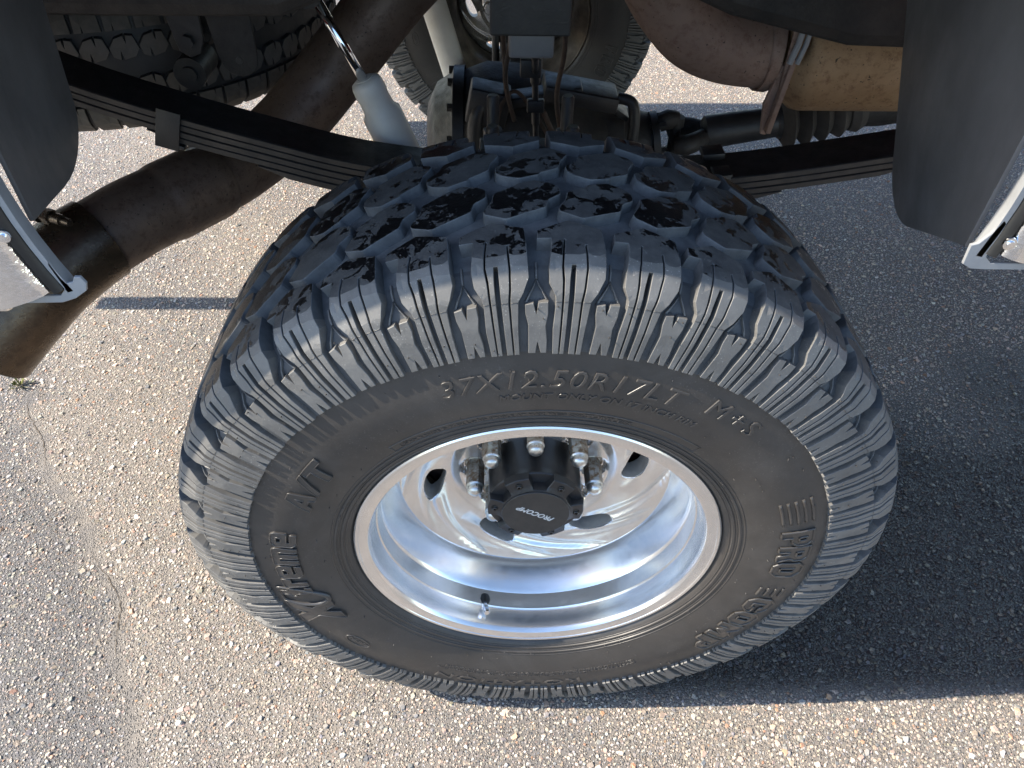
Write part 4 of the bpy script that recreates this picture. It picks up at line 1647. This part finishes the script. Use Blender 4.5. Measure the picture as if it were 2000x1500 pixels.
def shock(p_top, p_mid, p_bot, rb, rr_, label, mat=M_shock):
    e = empty('shock_absorber', (0, 0, 0), truck)
    tag(e, label)
    a, b, c = Vector(p_top), Vector(p_mid), Vector(p_bot)
    d = (c - b).normalized()
    mb = MB()
    mb.tube([a, b + d * 0.03], rr_, 16)
    mb.build('piston_rod', [M_chrome], e)
    mb = MB()
    mb.tube([b, b + d * .004, b + d * .010, b + d * .020, b + d * .028, b + d * .034, b + d * .055, b + d * .064, c], [rb * .50, rb * .72, rb * .78, rb * .80, rb * .80, rb * .76, rb * .80, rb, rb], 28)
    mb.tube([b - d * .001, b + d * .002], [rb * .45, rb * .45], 16)
    tag(mb.build('shock_body', [mat], e, sharp=50), 'pale grey shock body')
    mb = MB()
    mb.tube([c + d * .02 + Vector((0, -.03, 0)), c + d * .02 + Vector((0, .03, 0))], 0.026, 16)
    mb.build('lower_eye', [M_spring], e)
    mb = MB()
    mb.tube([a - d * .01 + Vector((0, -.03, 0)), a - d * .01 + Vector((0, .03, 0))], 0.024, 16)
    mb.build('upper_eye', [M_spring], e)


shock((-0.342, 0.56, 0.925), (-0.277, 0.56, 0.792), (-0.165, 0.56, 0.50), 0.0345, 0.0085, 'near pale shock absorber with bright piston rod')
shock((-0.290, 1.44, 0.86), (-0.262, 1.44, 0.76), (-0.150, 1.44, 0.36), 0.0345, 0.0085, 'far pale shock absorber beyond the axle')

# ================================================================== EXHAUST
ex = empty('exhaust_pipe', (0, 0, 0), truck)
tag(ex, 'wide rusty brown exhaust pipe sweeping out behind the wheel')
mb = MB()
path = [(0.20, 0.80, 0.93), (0.06, 0.80, 0.99), (-0.10, 0.79, 0.975), (-0.22, 0.77, 0.885), (-0.335, 0.74, 0.765), (-0.455, 0.67, 0.652), (-0.530, 0.590, 0.618), (-0.575, 0.535, 0.612)]
mb.tube(path, 0.063, 32, samples=8)
mb.build('over_axle_pipe', [M_pipe], ex, sharp=60)
mb = MB()
jp = Vector((-0.545, 0.575, 0.612))
tail = [(-0.565, 0.548, 0.612), (-0.575, 0.535, 0.612), (-0.590, 0.515, 0.612), (-0.625, 0.468, 0.612), (-0.637, 0.452, 0.612), (-0.665, 0.415, 0.612), (-0.700, 0.370, 0.606), (-0.735, 0.330, 0.598)]
mb.tube(tail, [0.0660, 0.0685, 0.0685, 0.0685, 0.0655, 0.0650, 0.0645, 0.0640], 36, samples=6)
mb.build('tail_pipe', [M_pipe], ex, sharp=50)
mb = MB()
for jx, jy, jz, r_, w_ in ((-0.5720, 0.5390, 0.6120, .0690, .0036), (-0.640, 0.4483, 0.612, .0640, .0022)):
    c_ = Vector((jx, jy, jz))
    dv = Vector((-0.615, 0.79, 0.0)).normalized()
    u_, v_ = Vector((0, 0, 1)), dv.cross(Vector((0, 0, 1)))
    mb.tube([c_ + (u_ * math.cos(2 * PI * i / 48) + v_ * math.sin(2 * PI * i / 48)) * (r_ + .0015) for i in range(49)], w_, 8, caps=False)
    if w_ > .003:
        mb.build('weld_bead', [M_bead], ex)
    mb = MB()
mb = MB()
d0 = Vector((-0.62, 0.475, 0.612)) - Vector((-0.60, 0.50, 0.612))
wp = [(-0.6125, 0.485, 0.612), (-0.617, 0.479, 0.612)]
tippath = [(-0.705, 0.362, 0.606), (-0.728, 0.335, 0.600), (-0.765, 0.295, 0.583), (-0.790, 0.271, 0.566), (-0.815, 0.250, 0.545), (-0.842, 0.229, 0.521), (-0.868, 0.208, 0.497)]
mb.tube(tippath, [0.0690, 0.0700, 0.0705, 0.0710, 0.0715, 0.0720, 0.0720], 36, samples=8, caps=False)
tip_o = mb.build('exhaust_tip', [M_tip], ex, sharp=50)
sol = tip_o.modifiers.new('wall', 'SOLIDIFY')
sol.thickness = 0.003
tag(tip_o, 'tarnished elbowed exhaust tip with golden sheen')
mb = MB()
mb.tube([(-0.755, 0.318, 0.678), (-0.715, 0.300, 0.678)], [0.009, 0.009], 12)
mb.tube([(-0.745, 0.3135, 0.678), (-0.733, 0.308, 0.678)], [0.0125, 0.0125], 6, smooth=False)
mb.tube([(-0.720, 0.302, 0.678), (-0.700, 0.293, 0.678)], [0.006, 0.006], 10)
mb.tube([(-0.763, 0.3215, 0.678), (-0.755, 0.318, 0.678)], [0.0135, 0.0135], 12)
mb.build('clamp_bolt', [M_tip], ex, sharp=40)
# elbow into the muffler
mb = MB()
mb.tube([(0.15, 0.80, 0.955), (0.215, 0.80, 0.915), (0.265, 0.80, 0.850), (0.320, 0.80, 0.795), (0.385, 0.80, 0.768), (0.470, 0.80, 0.758)], 0.0715, 36, samples=8)
mb.build('muffler_elbow', [M_elbow], ex, sharp=60)
mb = MB()
mb.tube([(0.455, 0.80, 0.759), (0.458, 0.80, 0.759), (0.476, 0.80, 0.757), (0.479, 0.80, 0.757)], [0.0735, 0.077, 0.077, 0.0735], 36)
mb.build('pipe_flange', [M_elbow], ex, sharp=40)
mf = empty('muffler', (0, 0, 0), truck)
tag(mf, 'big ochre rusted muffler beside the front flap')
mb = MB()
zc_ = 0.748
mb.tube([(0.484, 0.80, zc_ + .006), (0.50, 0.80, zc_ + .004), (0.512, 0.80, zc_), (0.522, 0.80, zc_), (0.530, 0.80, zc_), (0.548, 0.80, zc_), (1.25, 0.80, zc_)], [0.070, 0.070, 0.078, 0.092, 0.099, 0.102, 0.102], 44)
mb.build('muffler_body', [M_muff], mf, sharp=35)
# hanger strap
mb = MB()
for dy in (-0.078, 0.078):
    mb.box((0.490, 0.80 + dy, 0.790), (0.016, 0.006, 0.15), bevel=0.001)
    mb.build('hanger_side', [M_elbow], mf, sharp=40)
    mb = MB()
out = [(0.462, 0.680), (0.478, 0.755), (0.500, 0.755), (0.498, 0.690), (0.490, 0.640), (0.480, 0.618), (0.470, 0.620)]
prism(mb, out, lambda t, s, h: (t, 0.735 - h, s), 0.008, step=0.03, bev=0.001, draft=0.0, mats=(0, 0), low=0.0, back=True)
mb.box((0.487, 0.722, 0.700), (0.010, 0.022, 0.145), Matrix.Rotation(R(6), 3, 'Y'), bevel=0.001)
mb.build('hanger_strap', [M_elbow], mf, sharp=40)
mb = MB()
mb.tube([(0.498, 0.715, 0.845), (0.494, 0.713, 0.80), (0.486, 0.712, 0.765)], 0.006, 8)
mb.tube([(0.512, 0.715, 0.845), (0.508, 0.713, 0.80), (0.500, 0.712, 0.765)], 0.005, 8)
mb.box((0.505, 0.715, 0.846), (0.026, 0.012, 0.008), bevel=0.002)
mb.build('hanger_rod', [M_grey], mf, sharp=40)

# ================================================================== DRIVESHAFT
ds = empty('driveshaft', (0, 0, 0), truck)
tag(ds, 'dark driveshaft with universal joint and ribbed dust boot')
dA = Vector((0.31, 1.0, 0.470))
dB = Vector((1.30, 1.0, 0.640))
dd = (dB - dA).normalized()
pt = lambda q: dA + dd * q
mb = MB()
mb.tube([pt(-.03), pt(0.0)], [.050, .050], 24)
mb.tube([pt(0.0), pt(0.016)], [.066, .066], 24)
for k in range(6):
    a = 2 * PI * k / 6
    off = Vector((0, math.cos(a), math.sin(a))) * .054
    mb.tube([pt(-.012) + off, pt(.026) + off], .008, 6, smooth=False)
mb.build('flange_yoke', [M_spring], ds, sharp=40)
mb = MB()
up = Vector((0, 0, 1))
for sg in (-1, 1):
    mb.tube([pt(.012) + up * sg * .040, pt(.035) + up * sg * .046, pt(.060) + up * sg * .044], [.020, .024, .016], 12, samples=3)
    mb.tube([pt(.050) + Vector((0, sg * .044, 0)), pt(.075) + Vector((0, sg * .048, 0)), pt(.105) + Vector((0, sg * .034, 0)), pt(.130) + Vector((0, sg * .012, 0))], [.018, .024, .022, .018], 12, samples=4)
    mb.tube([pt(.055) + up * sg * .05, pt(.055) + up * sg * .028], .018, 14)
mb.tube([pt(.055) + up * .045, pt(.055) - up * .045], .013, 12)
mb.tube([pt(.055) + Vector((0, .045, 0)), pt(.055) - Vector((0, .045, 0))], .013, 12)
mb.build('universal_joint', [M_dark], ds, sharp=50)
mb = MB()
mb.tube([pt(.118), pt(.128), pt(.145), pt(.29), pt(.295), pt(.305)], [.024, .038, .039, .035, .040, .040], 28)
mb.build('shaft_tube', [M_spring], ds, sharp=45)
mb = MB()
bp, br = [], []
q = .300
for i in range(5):
    bp += [pt(q), pt(q + .018), pt(q + .036)]
    amp = .074 - .006 * i
    br += [.044, amp, .040]
    q += .0385
mb.tube(bp, br, 28)
mb.build('dust_boot', [M_edge], ds, sharp=30)
mb = MB()
mb.tube([pt(q - .005), pt(q + .03), pt(1.05)], [.040, .044, .044], 24)
mb.build('front_shaft', [M_dark], ds, sharp=40)

# ================================================================== SPARE TYRE (carried flat under the bed)
SPC = Vector((-0.845, 1.020, 0.785))
spare = empty('spare_tyre', SPC)
tag(spare, 'worn spare tyre lying flat beneath the bed behind the axle', 'spare tyre')
SRAD, SW = 0.440, 0.245
M_spt = simple('spare_tread_rubber', (0.055, 0.050, 0.044), (0.115, 0.10, 0.085), 26, (0.7, 0.9), 0, 0.25, 350, 0.001)
M_sps = simple('spare_sidewall_rubber', (0.018, 0.018, 0.019), (0.035, 0.033, 0.032), 16, (0.5, 0.7), 0, 0.2, 300, 0.001)
half = SW / 2
sp_prof = [(0.215, 0.095), (0.235, 0.112), (0.27, 0.120), (0.34, 0.1215), (0.39, 0.118), (0.420, 0.105), (SRAD - 0.011, 0.088), (SRAD - 0.009, 0.04), (SRAD - 0.009, 0)]
full = sp_prof + [(r, -y) for r, y in sp_prof[::-1][1:]]
mb = MB()
mb.lathe(full, 120, Matrix.Rotation(R(90), 4, 'X'))
mb.build('tyre', [M_sps], spare, sharp=40)
mb = MB()
mb.lathe([(0.0, 0.01), (0.10, 0.0), (0.17, 0.03), (0.20, 0.07), (0.216, 0.098), (0.224, 0.100), (0.222, 0.09), (0.20, -0.09), (0.224, -0.100)], 64, Matrix.Rotation(R(90), 4, 'X'))
mb.build('rim', [M_dark], spare, sharp=35)
NSP = 58
spl = 2 * PI * SRAD / NSP


def sp_map(t, s, h):
    r = float(np.interp(abs(s), [0, .05, .085, .100, .118], [SRAD - .009, SRAD - .0095, SRAD - .013, SRAD - .020, SRAD - .042])) + h
    a = -PI / 2 + t / SRAD
    return (r * math.cos(a), r * math.sin(a), s)


kinds = [
    [(0.04, .062), (.30, .062), (.32, .075), (.34, .062), (.93, .062), (.90, .098), (.86, .116), (.10, .116), (.06, .098)],
    [(0.05, .020), (.30, .014), (.34, .030), (.38, .014), (.80, .018), (.98, .030), (.86, .052), (.62, .054), (.58, .040), (.54, .054), (.22, .050), (.0, .036)],
]
for ki, kd in enumerate(kinds):
    mb = MB()
    prism(mb, [(a * spl, s) for a, s in kd], sp_map, 0.009, step=0.014, bev=0.0006, draft=0.0006, mats=(0, 1), low=-0.002)
    o0 = mb.build('tread_block', [M_spt, M_sps], spare)
    first = True
    for sgn in (1, -1):
        for i in range(-15, 16):
            o = o0 if first else o0.copy()
            if not first:
                link(o)
                o.parent = spare
            first = False
            M4 = Matrix.Rotation((i + (0.5 if sgn < 0 else 0)) * 2 * PI / NSP, 4, 'Z')
            if sgn < 0:
                M4 = M4 @ Matrix.Rotation(PI, 4, 'Y') @ Matrix.Identity(4)
                # turning about Y maps the block to the opposite flank of the tread
            o.matrix_local = M4
            if sgn < 0:
                # rotate about the radial axis instead so that the block stays on this side
                o.matrix_local = Matrix.Rotation((i + 0.5) * 2 * PI / NSP, 4, 'Z') @ Matrix.Rotation(PI, 4, 'Y')
mb = MB()
mb.lathe([(0.006, 0.0), (0.006, 0.35)], 8, Matrix.Translation((-0.87, 0.985, 0.70)) @ Matrix.Rotation(R(90), 4, 'X'))
tag(mb.build('spare_hoist', [M_dark], truck), 'cable hoist holding the spare tyre')

# ================================================================== SMALL GROUND THINGS
M_weed = simple('weed_leaf', (0.10, 0.12, 0.03), (0.17, 0.17, 0.05), 60, (0.5, 0.7), 0, 0.1)
mb = MB()
for i in range(34):
    a = random.uniform(0, 2 * PI)
    r_ = random.uniform(0, 0.018)
    b0 = Vector((-1.215 + r_ * math.cos(a), 0.640 + r_ * math.sin(a), 0.001))
    d_ = Vector((math.cos(a) * random.uniform(.2, 1), math.sin(a) * random.uniform(.2, 1), random.uniform(.5, 1.2))).normalized()
    L_ = random.uniform(0.010, 0.026)
    sd = d_.cross(Vector((0, 0, 1))).normalized() * 0.0026
    tipv = b0 + d_ * L_
    mid = b0 + d_ * L_ * .55
    mb.add([b0 - sd * .3, b0 + sd * .3, mid + sd, tipv, mid - sd], [(0, 1, 2, 3, 4)])
tag(mb.build('weed', [M_weed], None, fix=False), 'tiny yellow green weed sprouting from the asphalt below the exhaust tip', 'weed')
